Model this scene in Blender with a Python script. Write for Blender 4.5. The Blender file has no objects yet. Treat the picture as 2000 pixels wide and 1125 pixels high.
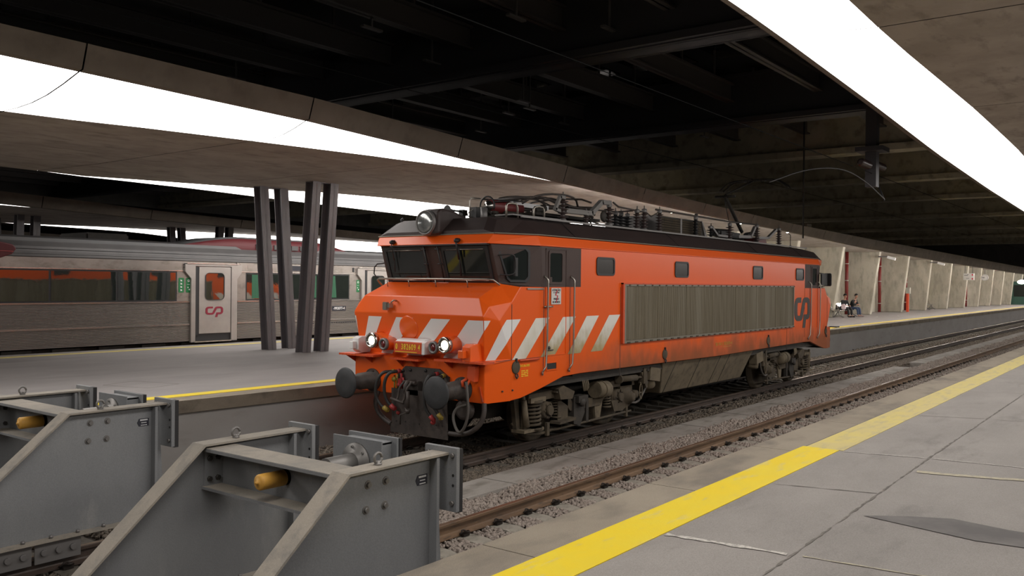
import bpy, bmesh, math, random
import numpy as np
from mathutils import Vector, Matrix
PI = math.pi
scn = bpy.context.scene
COL = scn.collection

# ------------------------------------------------------------------ camera
cam_d = bpy.data.cameras.new('camera'); cam = bpy.data.objects.new('camera', cam_d); COL.objects.link(cam)
YAW, PIT, ROL, FPX = 0.6513, -0.0051, 0.0096, 1706.11
Fv = Vector((math.cos(YAW)*math.cos(PIT), math.sin(YAW)*math.cos(PIT), math.sin(PIT)))
Rv = Vector((math.sin(YAW), -math.cos(YAW), 0)); Uv = Rv.cross(Fv)
R2 = math.cos(ROL)*Rv + math.sin(ROL)*Uv; U2 = -math.sin(ROL)*Rv + math.cos(ROL)*Uv
mw = Matrix((R2, U2, -Fv)).transposed().to_4x4(); mw.translation = Vector((-9.4691, -9.5907, 2.6675))
cam.matrix_world = mw
cam_d.sensor_width = 36.0; cam_d.lens = FPX/2000*36.0
cam_d.clip_start = .05; cam_d.clip_end = 500
scn.camera = cam

# ------------------------------------------------------------------ world, view
w = bpy.data.worlds.new('world'); scn.world = w; w.use_nodes = True
w.node_tree.nodes['Background'].inputs[0].default_value = (.35, .33, .36, 1)
w.node_tree.nodes['Background'].inputs[1].default_value = .04
scn.view_settings.view_transform = 'Standard'; scn.view_settings.look = 'None'
scn.view_settings.gamma = 1; scn.view_settings.use_curve_mapping = False
scn.view_settings.exposure = 0.22
PANEL_E = 4.6

# ------------------------------------------------------------------ materials
def _new(name):
    m = bpy.data.materials.new(name); m.use_nodes = True
    nt = m.node_tree; return m, nt, nt.nodes['Principled BSDF']
def sset(b, k, v):
    if k in b.inputs: b.inputs[k].default_value = v
def mat(name, c, rough=.5, metal=0., c2=None, scale=4., amt=(.35, .7), bump=0., bscale=60., coat=0., detail=6., stretch=(1, 1, 1), emis=None, es=0, rv=0.):
    m, nt, b = _new(name); L = nt.links
    sset(b, 'Base Color', (*c, 1)); sset(b, 'Roughness', rough); sset(b, 'Metallic', metal)
    if coat: sset(b, 'Coat Weight', coat); sset(b, 'Coat Roughness', .08)
    if emis: sset(b, 'Emission Color', (*emis, 1)); sset(b, 'Emission Strength', es)
    if c2 or bump or rv:
        tc = nt.nodes.new('ShaderNodeTexCoord'); mp = nt.nodes.new('ShaderNodeMapping'); mp.inputs['Scale'].default_value = stretch
        L.new(tc.outputs['Object'], mp.inputs[0])
    if c2 or rv:
        n = nt.nodes.new('ShaderNodeTexNoise'); n.inputs['Scale'].default_value = scale; n.inputs['Detail'].default_value = detail; n.inputs['Roughness'].default_value = .62
        L.new(mp.outputs[0], n.inputs[0])
    if c2:
        r = nt.nodes.new('ShaderNodeValToRGB'); r.color_ramp.elements[0].position = amt[0]; r.color_ramp.elements[1].position = amt[1]
        r.color_ramp.elements[0].color = (*c, 1); r.color_ramp.elements[1].color = (*c2, 1)
        L.new(n.outputs[0], r.inputs[0]); L.new(r.outputs[0], b.inputs['Base Color'])
    if rv:
        mr = nt.nodes.new('ShaderNodeMapRange'); mr.inputs[1].default_value = .3; mr.inputs[2].default_value = .7
        mr.inputs[3].default_value = rough-rv; mr.inputs[4].default_value = rough+rv
        L.new(n.outputs[0], mr.inputs[0]); L.new(mr.outputs[0], b.inputs['Roughness'])
    if bump:
        n2 = nt.nodes.new('ShaderNodeTexNoise'); n2.inputs['Scale'].default_value = bscale; n2.inputs['Detail'].default_value = 4
        bp = nt.nodes.new('ShaderNodeBump'); bp.inputs['Strength'].default_value = bump; bp.inputs['Distance'].default_value = .02
        L.new(mp.outputs[0], n2.inputs[0]); L.new(n2.outputs[0], bp.inputs['Height']); L.new(bp.outputs[0], b.inputs['Normal'])
    return m

def two_noise(name, c, c2, c3, s1, s2, rough=.8, bump=.2, st1=(1, 1, 1), st2=(1, 1, 1), metal=0, a1=(.4, .62), a2=(.5, .68), bs=50., speck=0):
    m, nt, b = _new(name); L = nt.links; sset(b, 'Roughness', rough); sset(b, 'Metallic', metal)
    tc = nt.nodes.new('ShaderNodeTexCoord')
    def noise(s, st, det=7):
        mp = nt.nodes.new('ShaderNodeMapping'); mp.inputs['Scale'].default_value = st; L.new(tc.outputs['Object'], mp.inputs[0])
        n = nt.nodes.new('ShaderNodeTexNoise'); n.inputs['Scale'].default_value = s; n.inputs['Detail'].default_value = det; n.inputs['Roughness'].default_value = .6
        L.new(mp.outputs[0], n.inputs[0]); return n
    def ramp(n, a, c0, c1):
        r = nt.nodes.new('ShaderNodeValToRGB'); e = r.color_ramp.elements; e[0].position, e[1].position = a
        e[0].color = (*c0, 1); e[1].color = (*c1, 1); L.new(n.outputs[0], r.inputs[0]); return r
    n1 = noise(s1, st1); n2 = noise(s2, st2)
    r1 = ramp(n1, a1, c, c2); r2 = ramp(n2, a2, (0, 0, 0), (1, 1, 1))
    mx = nt.nodes.new('ShaderNodeMix'); mx.data_type = 'RGBA'
    L.new(r2.outputs[0], mx.inputs[0]); L.new(r1.outputs[0], mx.inputs[6]); mx.inputs[7].default_value = (*c3, 1)
    out = mx.outputs[2]
    if speck:
        n3 = noise(140, (1, 1, 1), 2); r3 = ramp(n3, (.3, .7), (1-speck,)*3, (1+speck,)*3)
        m2 = nt.nodes.new('ShaderNodeMix'); m2.data_type = 'RGBA'; m2.blend_type = 'MULTIPLY'; m2.inputs[0].default_value = 1
        L.new(out, m2.inputs[6]); L.new(r3.outputs[0], m2.inputs[7]); out = m2.outputs[2]
    L.new(out, b.inputs['Base Color'])
    if bump:
        nb = noise(bs, (1, 1, 1), 3); bp = nt.nodes.new('ShaderNodeBump'); bp.inputs['Strength'].default_value = bump; bp.inputs['Distance'].default_value = .01
        L.new(nb.outputs[0], bp.inputs['Height']); L.new(bp.outputs[0], b.inputs['Normal'])
    return m

def dirty_paint(name, c, dirt, z0, z1, rough=.32, coat=.5, x0=None, x1=None, noise_s=3., minw=0., maxw=1., cab=None):
    """painted metal with real brake dust that thickens toward the sill (a stain of the body itself)"""
    m, nt, b = _new(name); L = nt.links
    tc = nt.nodes.new('ShaderNodeTexCoord'); sp = nt.nodes.new('ShaderNodeSeparateXYZ'); L.new(tc.outputs['Object'], sp.inputs[0])
    n = nt.nodes.new('ShaderNodeTexNoise'); n.inputs['Scale'].default_value = noise_s; n.inputs['Detail'].default_value = 8
    mp = nt.nodes.new('ShaderNodeMapping'); mp.inputs['Scale'].default_value = (1, 1, .6); L.new(tc.outputs['Object'], mp.inputs[0]); L.new(mp.outputs[0], n.inputs[0])
    def mr(src, a, bb, lo=0, hi=1):
        q = nt.nodes.new('ShaderNodeMapRange'); q.inputs[1].default_value = a; q.inputs[2].default_value = bb; q.inputs[3].default_value = lo; q.inputs[4].default_value = hi
        q.interpolation_type = 'SMOOTHSTEP'; L.new(src, q.inputs[0]); return q.outputs[0]
    def mth(op, a, bb):
        q = nt.nodes.new('ShaderNodeMath'); q.operation = op
        for i, v in enumerate((a, bb)):
            if isinstance(v, (int, float)): q.inputs[i].default_value = v
            else: L.new(v, q.inputs[i])
        return q.outputs[0]
    nz = mth('MULTIPLY', mth('SUBTRACT', n.outputs[0], .5), (z1-z0)*1.2)
    f = mr(mth('ADD', sp.outputs[2], nz), z0, z1, maxw, minw)
    if x0 is not None: f = mth('MULTIPLY', f, mr(sp.outputs[0], x0, x1))
    mx = nt.nodes.new('ShaderNodeMix'); mx.data_type = 'RGBA'; L.new(f, mx.inputs[0])
    mx.inputs[6].default_value = (*c, 1); mx.inputs[7].default_value = (*dirt, 1)
    L.new(mx.outputs[2], b.inputs['Base Color'])
    L.new(mr(f, 0, 1, rough, .8), b.inputs['Roughness']); sset(b, 'Coat Weight', coat*.3); sset(b, 'Coat Roughness', .2); sset(b, 'Specular IOR Level', .32)
    n2 = nt.nodes.new('ShaderNodeTexNoise'); n2.inputs['Scale'].default_value = 2.2; L.new(tc.outputs['Object'], n2.inputs[0])
    bp = nt.nodes.new('ShaderNodeBump'); bp.inputs['Strength'].default_value = .12; bp.inputs['Distance'].default_value = .02
    L.new(n2.outputs[0], bp.inputs['Height']); L.new(bp.outputs[0], b.inputs['Normal'])
    return m

def emit(name, c, s, onesided=True):
    m = bpy.data.materials.new(name); m.use_nodes = True; nt = m.node_tree; nt.nodes.clear(); L = nt.links
    o = nt.nodes.new('ShaderNodeOutputMaterial'); e = nt.nodes.new('ShaderNodeEmission'); e.inputs[0].default_value = (*c, 1); e.inputs[1].default_value = s
    if onesided:
        g = nt.nodes.new('ShaderNodeNewGeometry'); d = nt.nodes.new('ShaderNodeBsdfDiffuse'); d.inputs[0].default_value = (.3, .3, .3, 1)
        x = nt.nodes.new('ShaderNodeMixShader'); L.new(g.outputs['Backfacing'], x.inputs[0]); L.new(e.outputs[0], x.inputs[1]); L.new(d.outputs[0], x.inputs[2]); L.new(x.outputs[0], o.inputs[0])
    else: L.new(e.outputs[0], o.inputs[0])
    return m

M = {}
M['conc_soffit'] = two_noise('soffit_concrete', (.40, .35, .30), (.33, .285, .24), (.22, .188, .155), 1.3, 2.6, .85, .15, (1, 1, 1), (.6, 1.6, 1), a1=(.4, .6), a2=(.52, .72))
M['conc_fascia'] = two_noise('fascia_concrete', (.20, .168, .135), (.16, .132, .104), (.125, .102, .08), 1.0, 2.2, .85, .15, a1=(.35, .6), a2=(.5, .75))
M['conc_fin'] = two_noise('fin_concrete', (.50, .47, .39), (.40, .37, .30), (.31, .29, .235), 1.4, 3.2, .85, .15, (1, 1, .5), (1, 1, .35), a1=(.4, .62), a2=(.5, .7))
M['conc_wall'] = two_noise('girder_concrete', (.46, .42, .32), (.36, .33, .25), (.26, .235, .18), .8, 2, .9, .1)
M['platform'] = two_noise('platform_screed', (.26, .241, .236), (.222, .206, .202), (.165, .153, .151), 1.1, .7, .62, .12, (.5, 1.2, 1), (.35, 1.3, 1), a1=(.38, .62), a2=(.55, .78), bs=120, speck=.16)
M['platform_near'] = two_noise('platform_slab', (.26, .24, .222), (.215, .198, .183), (.16, .147, .136), .9, 1.6, .78, .2, (.6, 1.2, 1), (.5, 1.5, 1), a1=(.36, .62), a2=(.56, .74), bs=150, speck=.2)
M['coping_near'] = two_noise('coping_stone', (.26, .222, .17), (.215, .182, .138), (.155, .132, .105), 1.2, 1.7, .8, .25, (.7, 1, 1), (.6, 1.2, 1), bs=140, speck=.2)
M['coping_far'] = two_noise('coping_far', (.24, .205, .16), (.19, .16, .12), (.13, .11, .085), 1.5, 2.5, .8, .2, (.7, 1, 1), (.7, 1, 1), speck=.12)
M['wall_paint'] = two_noise('platform_wall', (.37, .36, .35), (.33, .315, .30), (.26, .245, .225), 1.0, 2.2, .75, .08, (.5, 1, 1), (.4, 1, 2), a2=(.58, .8))
M['yellow'] = two_noise('yellow_paint', (.72, .53, .006), (.70, .54, .02), (.60, .49, .12), 3, 5, .6, .2, (1, 1, 1), (.5, 2, 1), a2=(.56, .66), bs=120)
M['yellow_worn'] = two_noise('yellow_paint_worn', (.56, .46, .14), (.52, .43, .17), (.40, .34, .18), 3, 5, .7, .2, (1, 1, 1), (.5, 2, 1), a2=(.5, .7), bs=120)
M['chalk'] = mat('chalk_line', (.52, .49, .45), .9, c2=(.28, .26, .24), scale=26, amt=(.45, .6))
M['beige_line'] = mat('beige_line', (.40, .36, .26), .9, c2=(.30, .27, .22), scale=20, amt=(.45, .6))
M['joint'] = mat('joint', (.10, .092, .082), .95, c2=(.2, .18, .16), scale=9)
M['stain'] = mat('oil_stain', (.085, .078, .076), .75, c2=(.15, .138, .13), scale=2.2, amt=(.4, .75))  # darker tone for the streak on the near platform floor
M['ballast'] = two_noise('ballast_stone', (.24, .195, .165), (.30, .255, .22), (.12, .095, .08), 14, 30, .9, .3, a1=(.35, .6), a2=(.5, .6))
M['ballast_dark'] = two_noise('ballast_stone_oily', (.10, .078, .06), (.15, .12, .09), (.05, .04, .03), 14, 22, .85, .3, a1=(.35, .6), a2=(.5, .6))
M['bed'] = two_noise('track_bed', (.13, .105, .09), (.17, .14, .12), (.06, .05, .04), 18, 34, .95, .8, bs=30)
M['sleeper'] = two_noise('sleeper_concrete', (.26, .24, .20), (.20, .18, .15), (.13, .115, .09), 3, 8, .9, .2)
M['sleeper_d'] = two_noise('oily_sleeper', (.12, .105, .085), (.09, .078, .062), (.045, .038, .03), 3, 8, .9, .2)
M['rail_side'] = two_noise('rusty_rail', (.145, .085, .045), (.10, .058, .032), (.05, .032, .02), 2.5, 9, .75, .2, (.3, 2, 2), (.4, 2, 2), a2=(.52, .7))
M['rail_top'] = mat('rail_head', (.30, .22, .16), .35, .8, c2=(.20, .13, .08), scale=6, stretch=(.2, 2, 1))
M['rail_dark'] = two_noise('dark_rail', (.045, .03, .023), (.06, .04, .03), (.025, .018, .014), 2.5, 9, .6, .2, (.3, 2, 2), (.4, 2, 2))
M['clip'] = mat('spring_clip', (.03, .024, .02), .6, .6)
M['walk'] = two_noise('cable_cover_slab', (.27, .25, .225), (.22, .20, .18), (.15, .135, .115), 1.2, 3, .85, .15, (.5, 1, 1), (.5, 1.3, 1), speck=.12)
M['steelcol'] = mat('painted_steel', (.17, .157, .165), .45, .1, c2=(.15, .14, .147), scale=3)
M['beam'] = mat('black_steel', (.060, .058, .064), .5, .2)
M['beam_edge'] = mat('black_steel_flange', (.085, .076, .072), .5, .2)
M['glass_roof'] = mat('roof_glass', (.015, .016, .017), .12, .0, rv=.05, scale=2)
M['deck'] = mat('roof_deck', (.012, .012, .012), .8)
M['galv'] = two_noise('galvanised', (.185, .19, .198), (.225, .229, .232), (.29, .288, .28), 1.3, 3.0, .62, .08, (1, 1, .5), (1, 1, .35), metal=.15, a1=(.35, .65), a2=(.56, .78), speck=.1)
M['galv_top'] = two_noise('galvanised_dusty', (.30, .265, .22), (.25, .225, .19), (.20, .185, .165), 2, 5, .85, .1, speck=.12)
M['bolt'] = mat('bolt', (.20, .19, .18), .5, .6)
M['dkbolt'] = mat('dark_bolt', (.06, .055, .05), .5, .6)
M['amber'] = mat('yellow_cap', (.62, .33, .05), .55, c2=(.50, .26, .05), scale=12)
M['rubber'] = mat('rubber_pad', (.018, .017, .018), .7)
M['orange'] = dirty_paint('orange_paint', (.78, .105, .009), (.18, .07, .028), 1.02, 1.75, rough=.30, coat=.35, x0=2.2, x1=4.2, maxw=.85)
M['orange_f'] = mat('orange_front_paint', (.80, .112, .012), .26, coat=.4, bump=.05, bscale=3)
M['orange_dirt'] = two_noise('dirty_orange', (.62, .075, .014), (.55, .07, .015), (.20, .05, .025), 4, 7, .5, .1, a2=(.58, .75))
M['white_p'] = mat('white_stripe', (.74, .73, .72), .35)
M['white_d'] = dirty_paint('white_stripe_dirty', (.72, .70, .64), (.34, .27, .13), 1.42, 2.05, rough=.4, coat=.2, noise_s=6, x0=1.0, x1=2.2)
M['maroon'] = two_noise('dark_brown_paint', (.050, .027, .022), (.043, .023, .019), (.068, .038, .031), 2, 12, .6, .05, (1, 1, 1), (6, 1, .5), a2=(.6, .8))
M['roofp'] = two_noise('roof_paint', (.036, .022, .020), (.030, .019, .018), (.046, .031, .028), 1.5, 4, .55, .05, (1, 1, .3), (2, 1, .3), a2=(.55, .8))
M['roofdirt'] = mat('roof_top_dirt', (.06, .05, .045), .8, c2=(.09, .08, .07), scale=4)
M['glass'] = mat('dark_glass', (.016, .02, .019), .05, 0); sset(M['glass'].node_tree.nodes['Principled BSDF'], 'Specular IOR Level', .45)
M['glass_s'] = mat('dusty_glass', (.05, .045, .042), .18)
M['glass_g'] = mat('green_tinted_glass', (.012, .018, .015), .03, 0, bump=.10, bscale=1.3); sset(M['glass_g'].node_tree.nodes['Principled BSDF'], 'IOR', 3.2)
M['seal'] = mat('window_rubber', (.022, .022, .024), .5)
M['chrome'] = mat('chrome', (.62, .60, .57), .18, 1.)
M['steel'] = mat('bare_steel', (.38, .35, .31), .35, .9)
M['grey'] = mat('grey_metal', (.20, .19, .185), .5, .5)
M['grey_m'] = mat('mid_grey_paint', (.19, .18, .17), .6, .1)
M['grey_l'] = mat('light_grey_paint', (.34, .32, .31), .5, .1)
M['wire'] = mat('black_wire', (.012, .012, .012), 1.0); sset(M['wire'].node_tree.nodes['Principled BSDF'], 'Specular IOR Level', 0)
M['black'] = mat('black_paint', (.018, .017, .017), .5)
M['buffer'] = mat('buffer_plate', (.038, .040, .043), .62, .2, c2=(.055, .055, .056), scale=5, bump=.1)
M['grease'] = two_noise('greasy_metal', (.050, .040, .036), (.07, .055, .047), (.03, .025, .022), 3, 8, .55, .15)
M['mud'] = two_noise('brake_dust', (.082, .062, .038), (.055, .041, .026), (.045, .035, .024), 3, 7, .85, .25)
M['mud_l'] = two_noise('brake_dust_light', (.155, .122, .078), (.12, .094, .06), (.08, .062, .04), 2, 6, .8, .15)
M['mud_d'] = two_noise('brake_dust_dark', (.028, .023, .018), (.038, .031, .024), (.02, .018, .015), 4, 9, .7, .2)
M['hose'] = mat('hose_rubber', (.03, .029, .028), .5)
M['hose_g'] = mat('dusty_hose', (.085, .075, .066), .6)
M['redp'] = mat('red_fitting', (.34, .03, .03), .5)
M['yelp'] = mat('yellow_fitting', (.28, .20, .03), .5)
M['insul'] = mat('brown_insulator', (.045, .03, .028), .3, coat=.3)
M['insul_k'] = mat('black_insulator', (.015, .015, .016), .35)
M['redtank'] = mat('red_tank', (.14, .02, .02), .45)
M['lamp_on'] = emit('lit_headlight', (1.0, .84, .62), 3.2, False)
M['lamp_off'] = mat('lamp_glass', (.42, .43, .42), .12, .5, c2=(.16, .17, .17), scale=7)
M['red_lens'] = mat('red_lens', (.12, .008, .008), .15, coat=.6)
M['grille'] = two_noise('grille_metal', (.26, .225, .16), (.20, .17, .115), (.31, .28, .215), 2.0, 1.0, .55, .0, (6, 1, .25), (2.5, 1, .12), metal=.45)
M['grille_f'] = mat('grille_frame', (.22, .20, .16), .5, .4)
M['num_yellow'] = mat('number_yellow', (.85, .62, .04), .5)
M['side_yellow'] = mat('faded_yellow_text', (.48, .26, .05), .7)
M['stainless'] = two_noise('stainless', (.29, .262, .24), (.36, .33, .30), (.22, .20, .18), 1.2, 3, .36, .05, (1, 1, 1), (1, 1, 2), metal=.75)
M['stainless_r'] = mat('ribbed_stainless', (.27, .245, .225), .42, .6, c2=(.23, .21, .195), scale=.7)
M['stainless_b'] = mat('polished_trim', (.62, .58, .54), .2, .9)
M['train_door'] = mat('brushed_door', (.40, .37, .345), .42, .45, c2=(.34, .31, .29), scale=2)
M['train_roof'] = mat('train_roof', (.10, .096, .095), .6, .4, c2=(.08, .076, .076), scale=2)
M['train_roof_l'] = mat('train_roof_light', (.13, .133, .135), .55, .2)
M['dark_red'] = mat('dark_red_paint', (.085, .006, .009), .6)
M['logo_red'] = mat('logo_crimson', (.24, .008, .03), .5)
M['logo_dark'] = mat('logo_charcoal', (.045, .038, .036), .5)
M['green_l'] = mat('green_label', (.01, .17, .05), .5)
M['curtain'] = mat('green_curtain', (.03, .11, .06), .9)
M['white'] = mat('white_print', (.75, .75, .75), .5)
M['sign_w'] = mat('sign_white', (.6, .59, .56), .5)
M['ink'] = mat('black_print', (.02, .02, .03), .6)
M['sign_red'] = mat('red_print', (.5, .01, .03), .5)
M['pipe_red'] = mat('red_pipe', (.19, .02, .018), .45)
M['post_o'] = mat('orange_post', (.72, .085, .03), .45)
M['wood'] = mat('dark_trim', (.06, .05, .045), .6)
M['skin'] = mat('skin', (.42, .22, .15), .55)
M['hair'] = mat('dark_hair', (.015, .012, .01), .6)
M['jacket'] = mat('black_jacket', (.014, .014, .016), .8)
M['denim'] = mat('blue_denim', (.028, .05, .11), .85, c2=(.045, .07, .14), scale=20)
M['shoe'] = mat('pale_shoe', (.45, .36, .35), .7)
M['bag'] = mat('white_bag', (.62, .5, .52), .6)
M['box_white'] = mat('off_white_box', (.42, .41, .36), .6)
M['teal'] = mat('green_door', (.03, .09, .065), .4)
M['panel'] = emit('light_panel', (1, .955, .91), PANEL_E)
M['downl'] = emit('downlight_lens', (1, .93, .84), 60, False)
M['tube'] = emit('tube_light', (1, .95, .9), 100, False)  # added fill light, out of sight behind the far canopy edge beam
M['globe'] = emit('lamp_globe', (1, .97, .95), 6, False)
M['strip'] = mat('panel_gap', (.6, .59, .58), .5)
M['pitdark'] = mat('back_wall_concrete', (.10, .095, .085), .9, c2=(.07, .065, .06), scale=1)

# ------------------------------------------------------------------ mesh helpers
class B:
    """collects shapes and links them as ONE mesh object"""
    def __init__(s): s.bm = bmesh.new(); s.mi = 0
    def v(s, p): return s.bm.verts.new(p)
    def f(s, vs, flip=False):
        try: fc = s.bm.faces.new(vs[::-1] if flip else vs)
        except ValueError: return None
        fc.material_index = s.mi; return fc
    def poly(s, pts, flip=False): return s.f([s.v(p) for p in pts], flip)
    def box(s, x0, x1, y0, y1, z0, z1, bev=0):
        r = bmesh.ops.create_cube(s.bm, size=1); vs = r['verts']
        for q in vs: q.co = Vector(((x0+x1)/2+q.co.x*(x1-x0), (y0+y1)/2+q.co.y*(y1-y0), (z0+z1)/2+q.co.z*(z1-z0)))
        fs = {f for q in vs for f in q.link_faces}
        for f in fs: f.material_index = s.mi
        if bev:
            es = list({e for q in vs for e in q.link_edges}); bmesh.ops.bevel(s.bm, geom=es, offset=bev, segments=2, affect='EDGES')
        return s
    def obox(s, c, sx, sy, sz, rot=None, ax=None):
        r = bmesh.ops.create_cube(s.bm, size=1); vs = r['verts']; m = rot if rot else Matrix.Identity(3)
        for q in vs: q.co = Vector(c)+m @ Vector((q.co.x*sx, q.co.y*sy, q.co.z*sz))
        for f in {f for q in vs for f in q.link_faces}: f.material_index = s.mi
        return s
    def prism(s, pts, axis, a, b):
        """2D polygon extruded along axis ('x': pts=(y,z); 'y': pts=(x,z); 'z': pts=(x,y))"""
        def P(p, t):
            return {'x': (t, p[0], p[1]), 'y': (p[0], t, p[1]), 'z': (p[0], p[1], t)}[axis]
        A = [s.v(P(p, a)) for p in pts]; Bv = [s.v(P(p, b)) for p in pts]; n = len(pts)
        fs = [s.f(A), s.f(Bv[::-1])]
        for i in range(n): fs.append(s.f([A[i], Bv[i], Bv[(i+1) % n], A[(i+1) % n]]))
        bmesh.ops.recalc_face_normals(s.bm, faces=[f for f in fs if f]); return s
    def cyl(s, p0, p1, r0, r1=None, n=16, caps=True):
        p0, p1 = Vector(p0), Vector(p1); r1 = r0 if r1 is None else r1
        d = (p1-p0).normalized(); u = d.orthogonal().normalized(); w_ = d.cross(u)
        rings = []
        for p, r in ((p0, r0), (p1, r1)): rings.append([s.v(p+r*(math.cos(2*PI*i/n)*u+math.sin(2*PI*i/n)*w_)) for i in range(n)])
        for i in range(n):
            f = s.f([rings[0][i], rings[0][(i+1) % n], rings[1][(i+1) % n], rings[1][i]])
            if f: f.smooth = True
        if caps: s.f(rings[0][::-1]); s.f(rings[1])
        return s
    def lathe(s, c, axis, prof, n=24):
        """prof: list of (t along axis, radius)"""
        c = Vector(c); d = Vector(axis).normalized(); u = d.orthogonal().normalized(); w_ = d.cross(u); prev = None
        for t, r in prof:
            ring = [s.v(c+d*t+max(r, 1e-4)*(math.cos(2*PI*i/n)*u+math.sin(2*PI*i/n)*w_)) for i in range(n)]
            if prev:
                for i in range(n):
                    f = s.f([prev[i], prev[(i+1) % n], ring[(i+1) % n], ring[i]])
                    if f: f.smooth = True
            else: s.f(ring[::-1])
            prev = ring
        s.f(prev); return s
    def tube(s, pts, r, n=8, smooth_path=0):
        P = [Vector(p) for p in pts]
        for _ in range(smooth_path):
            Q = [P[0]]
            for a, b in zip(P, P[1:]): Q += [a*.75+b*.25, a*.25+b*.75]
            P = Q+[P[-1]]
        prev = None; u = None
        for i, p in enumerate(P):
            d = (P[min(i+1, len(P)-1)]-P[max(i-1, 0)]).normalized()
            u = d.orthogonal().normalized() if u is None else (u-d*u.dot(d)).normalized()
            w_ = d.cross(u)
            ring = [s.v(p+r*(math.cos(2*PI*k/n)*u+math.sin(2*PI*k/n)*w_)) for k in range(n)]
            if prev:
                for k in range(n):
                    f = s.f([prev[k], prev[(k+1) % n], ring[(k+1) % n], ring[k]])
                    if f: f.smooth = True
            else: s.f(ring[::-1])
            prev = ring
        s.f(prev); return s
    def coil(s, c, R, h, turns, r, n=6, axis='z'):
        pts = [(c[0]+R*math.cos(t), c[1]+R*math.sin(t), c[2]+h*t/(2*PI*turns)) for t in [i*2*PI/14 for i in range(int(14*turns)+1)]]
        return s.tube(pts, r, n)
    def strip(s, left, right, flip=False):
        a = [s.v(p) for p in left]; b = [s.v(p) for p in right]
        for i in range(len(a)-1): s.f([a[i], a[i+1], b[i+1], b[i]], flip)
        return s
    def ngon_y(s, pts, y, t=.004):
        """thin plate of polygon pts=(x,z) standing on plane y (towards -y)"""
        return s.prism(pts, 'y', y-t, y+.001)
    def done(s, name, mats, parent=None, bevel=0, smooth=False):
        me = bpy.data.meshes.new(name)
        bmesh.ops.remove_doubles(s.bm, verts=s.bm.verts, dist=1e-5) if False else None
        s.bm.to_mesh(me); s.bm.free()
        if not isinstance(mats, (list, tuple)): mats = [mats]
        for m_ in mats: me.materials.append(M[m_] if isinstance(m_, str) else m_)
        o = bpy.data.objects.new(name, me); COL.objects.link(o)
        if parent: o.parent = parent
        if smooth:
            for p in me.polygons: p.use_smooth = True
        if bevel:
            bv = o.modifiers.new('bevel', 'BEVEL'); bv.width = bevel; bv.segments = 2; bv.limit_method = 'ANGLE'; bv.angle_limit = math.radians(40)
        return o

def tag(o, label=None, cat=None, group=None, kind=None):
    if label: o['label'] = label
    if cat: o['category'] = cat
    if group: o['group'] = group
    if kind: o['kind'] = kind
    return o
def thing(name, label, cat, loc=(0, 0, 0), rz=0, group=None):
    o = bpy.data.objects.new(name, None); COL.objects.link(o); o.location = loc; o.rotation_euler = (0, 0, rz); o.empty_display_size = .2
    return tag(o, label, cat, group)
def struct(o, label=None):
    o['kind'] = 'structure'
    if label: o['label'] = label
    return o
KIDS = {}
def copy_tree(o, loc=None, rz=None, label=None, group=None):
    def rec(a, parent):
        c = a.copy(); COL.objects.link(c)
        if parent is not None: c.parent = parent
        for ch in [q for q in a.children]: rec(ch, c)
        return c
    c = rec(o, None)
    if loc is not None: c.location = loc
    if rz is not None: c.rotation_euler = (0, 0, rz)
    if label: c['label'] = label
    if group: c['group'] = group
    return c
def rrect(x0, x1, z0, z1, r, n=5):
    pts = []
    for cx, cz, a0 in ((x1-r, z1-r, 0), (x0+r, z1-r, 90), (x0+r, z0+r, 180), (x1-r, z0+r, 270)):
        for i in range(n+1):
            a = math.radians(a0+90*i/n); pts.append((cx+r*math.cos(a), cz+r*math.sin(a)))
    return pts
def ring_plate(b, outer, inner, y0, y1):
    """frame between two same-length outlines, in the xz plane"""
    n = len(outer)
    for (pa, pb) in ((0, 0),):
        Of = [b.v((p[0], y0, p[1])) for p in outer]; If = [b.v((p[0], y0, p[1])) for p in inner]
        Ob = [b.v((p[0], y1, p[1])) for p in outer]; Ib = [b.v((p[0], y1, p[1])) for p in inner]
        fs = []
        for i in range(n):
            j = (i+1) % n
            fs += [b.f([Of[i], Of[j], If[j], If[i]]), b.f([Of[i], Ob[i], Ob[j], Of[j]]), b.f([If[i], If[j], Ib[j], Ib[i]]), b.f([Ob[i], Ib[i], Ib[j], Ob[j]])]
        bmesh.ops.recalc_face_normals(b.bm, faces=[f for f in fs if f])
def text_mesh(s, size, name, m_, parent, origin, right=(1, 0, 0), up=(0, 0, 1), ext=.002, align='CENTER', sx=1., bold=0., sp=1.):
    cu = bpy.data.curves.new('t', 'FONT'); cu.body = s; cu.size = size; cu.extrude = ext; cu.align_x = align; cu.align_y = 'CENTER'; cu.offset = bold; cu.space_character = sp
    to = bpy.data.objects.new('t', cu); COL.objects.link(to)
    bpy.context.view_layer.update()
    me = bpy.data.meshes.new_from_object(to.evaluated_get(bpy.context.evaluated_depsgraph_get()))
    bpy.data.objects.remove(to); bpy.data.curves.remove(cu)
    me.materials.clear(); me.materials.append(M[m_])
    R_, U_ = Vector(right).normalized(), Vector(up).normalized(); N_ = R_.cross(U_)
    mt = Matrix((R_*sx, U_, N_)).transposed().to_4x4(); mt.translation = Vector(origin); me.transform(mt)
    me.name = name; o = bpy.data.objects.new(name, me); COL.objects.link(o); o.parent = parent
    return o
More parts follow.
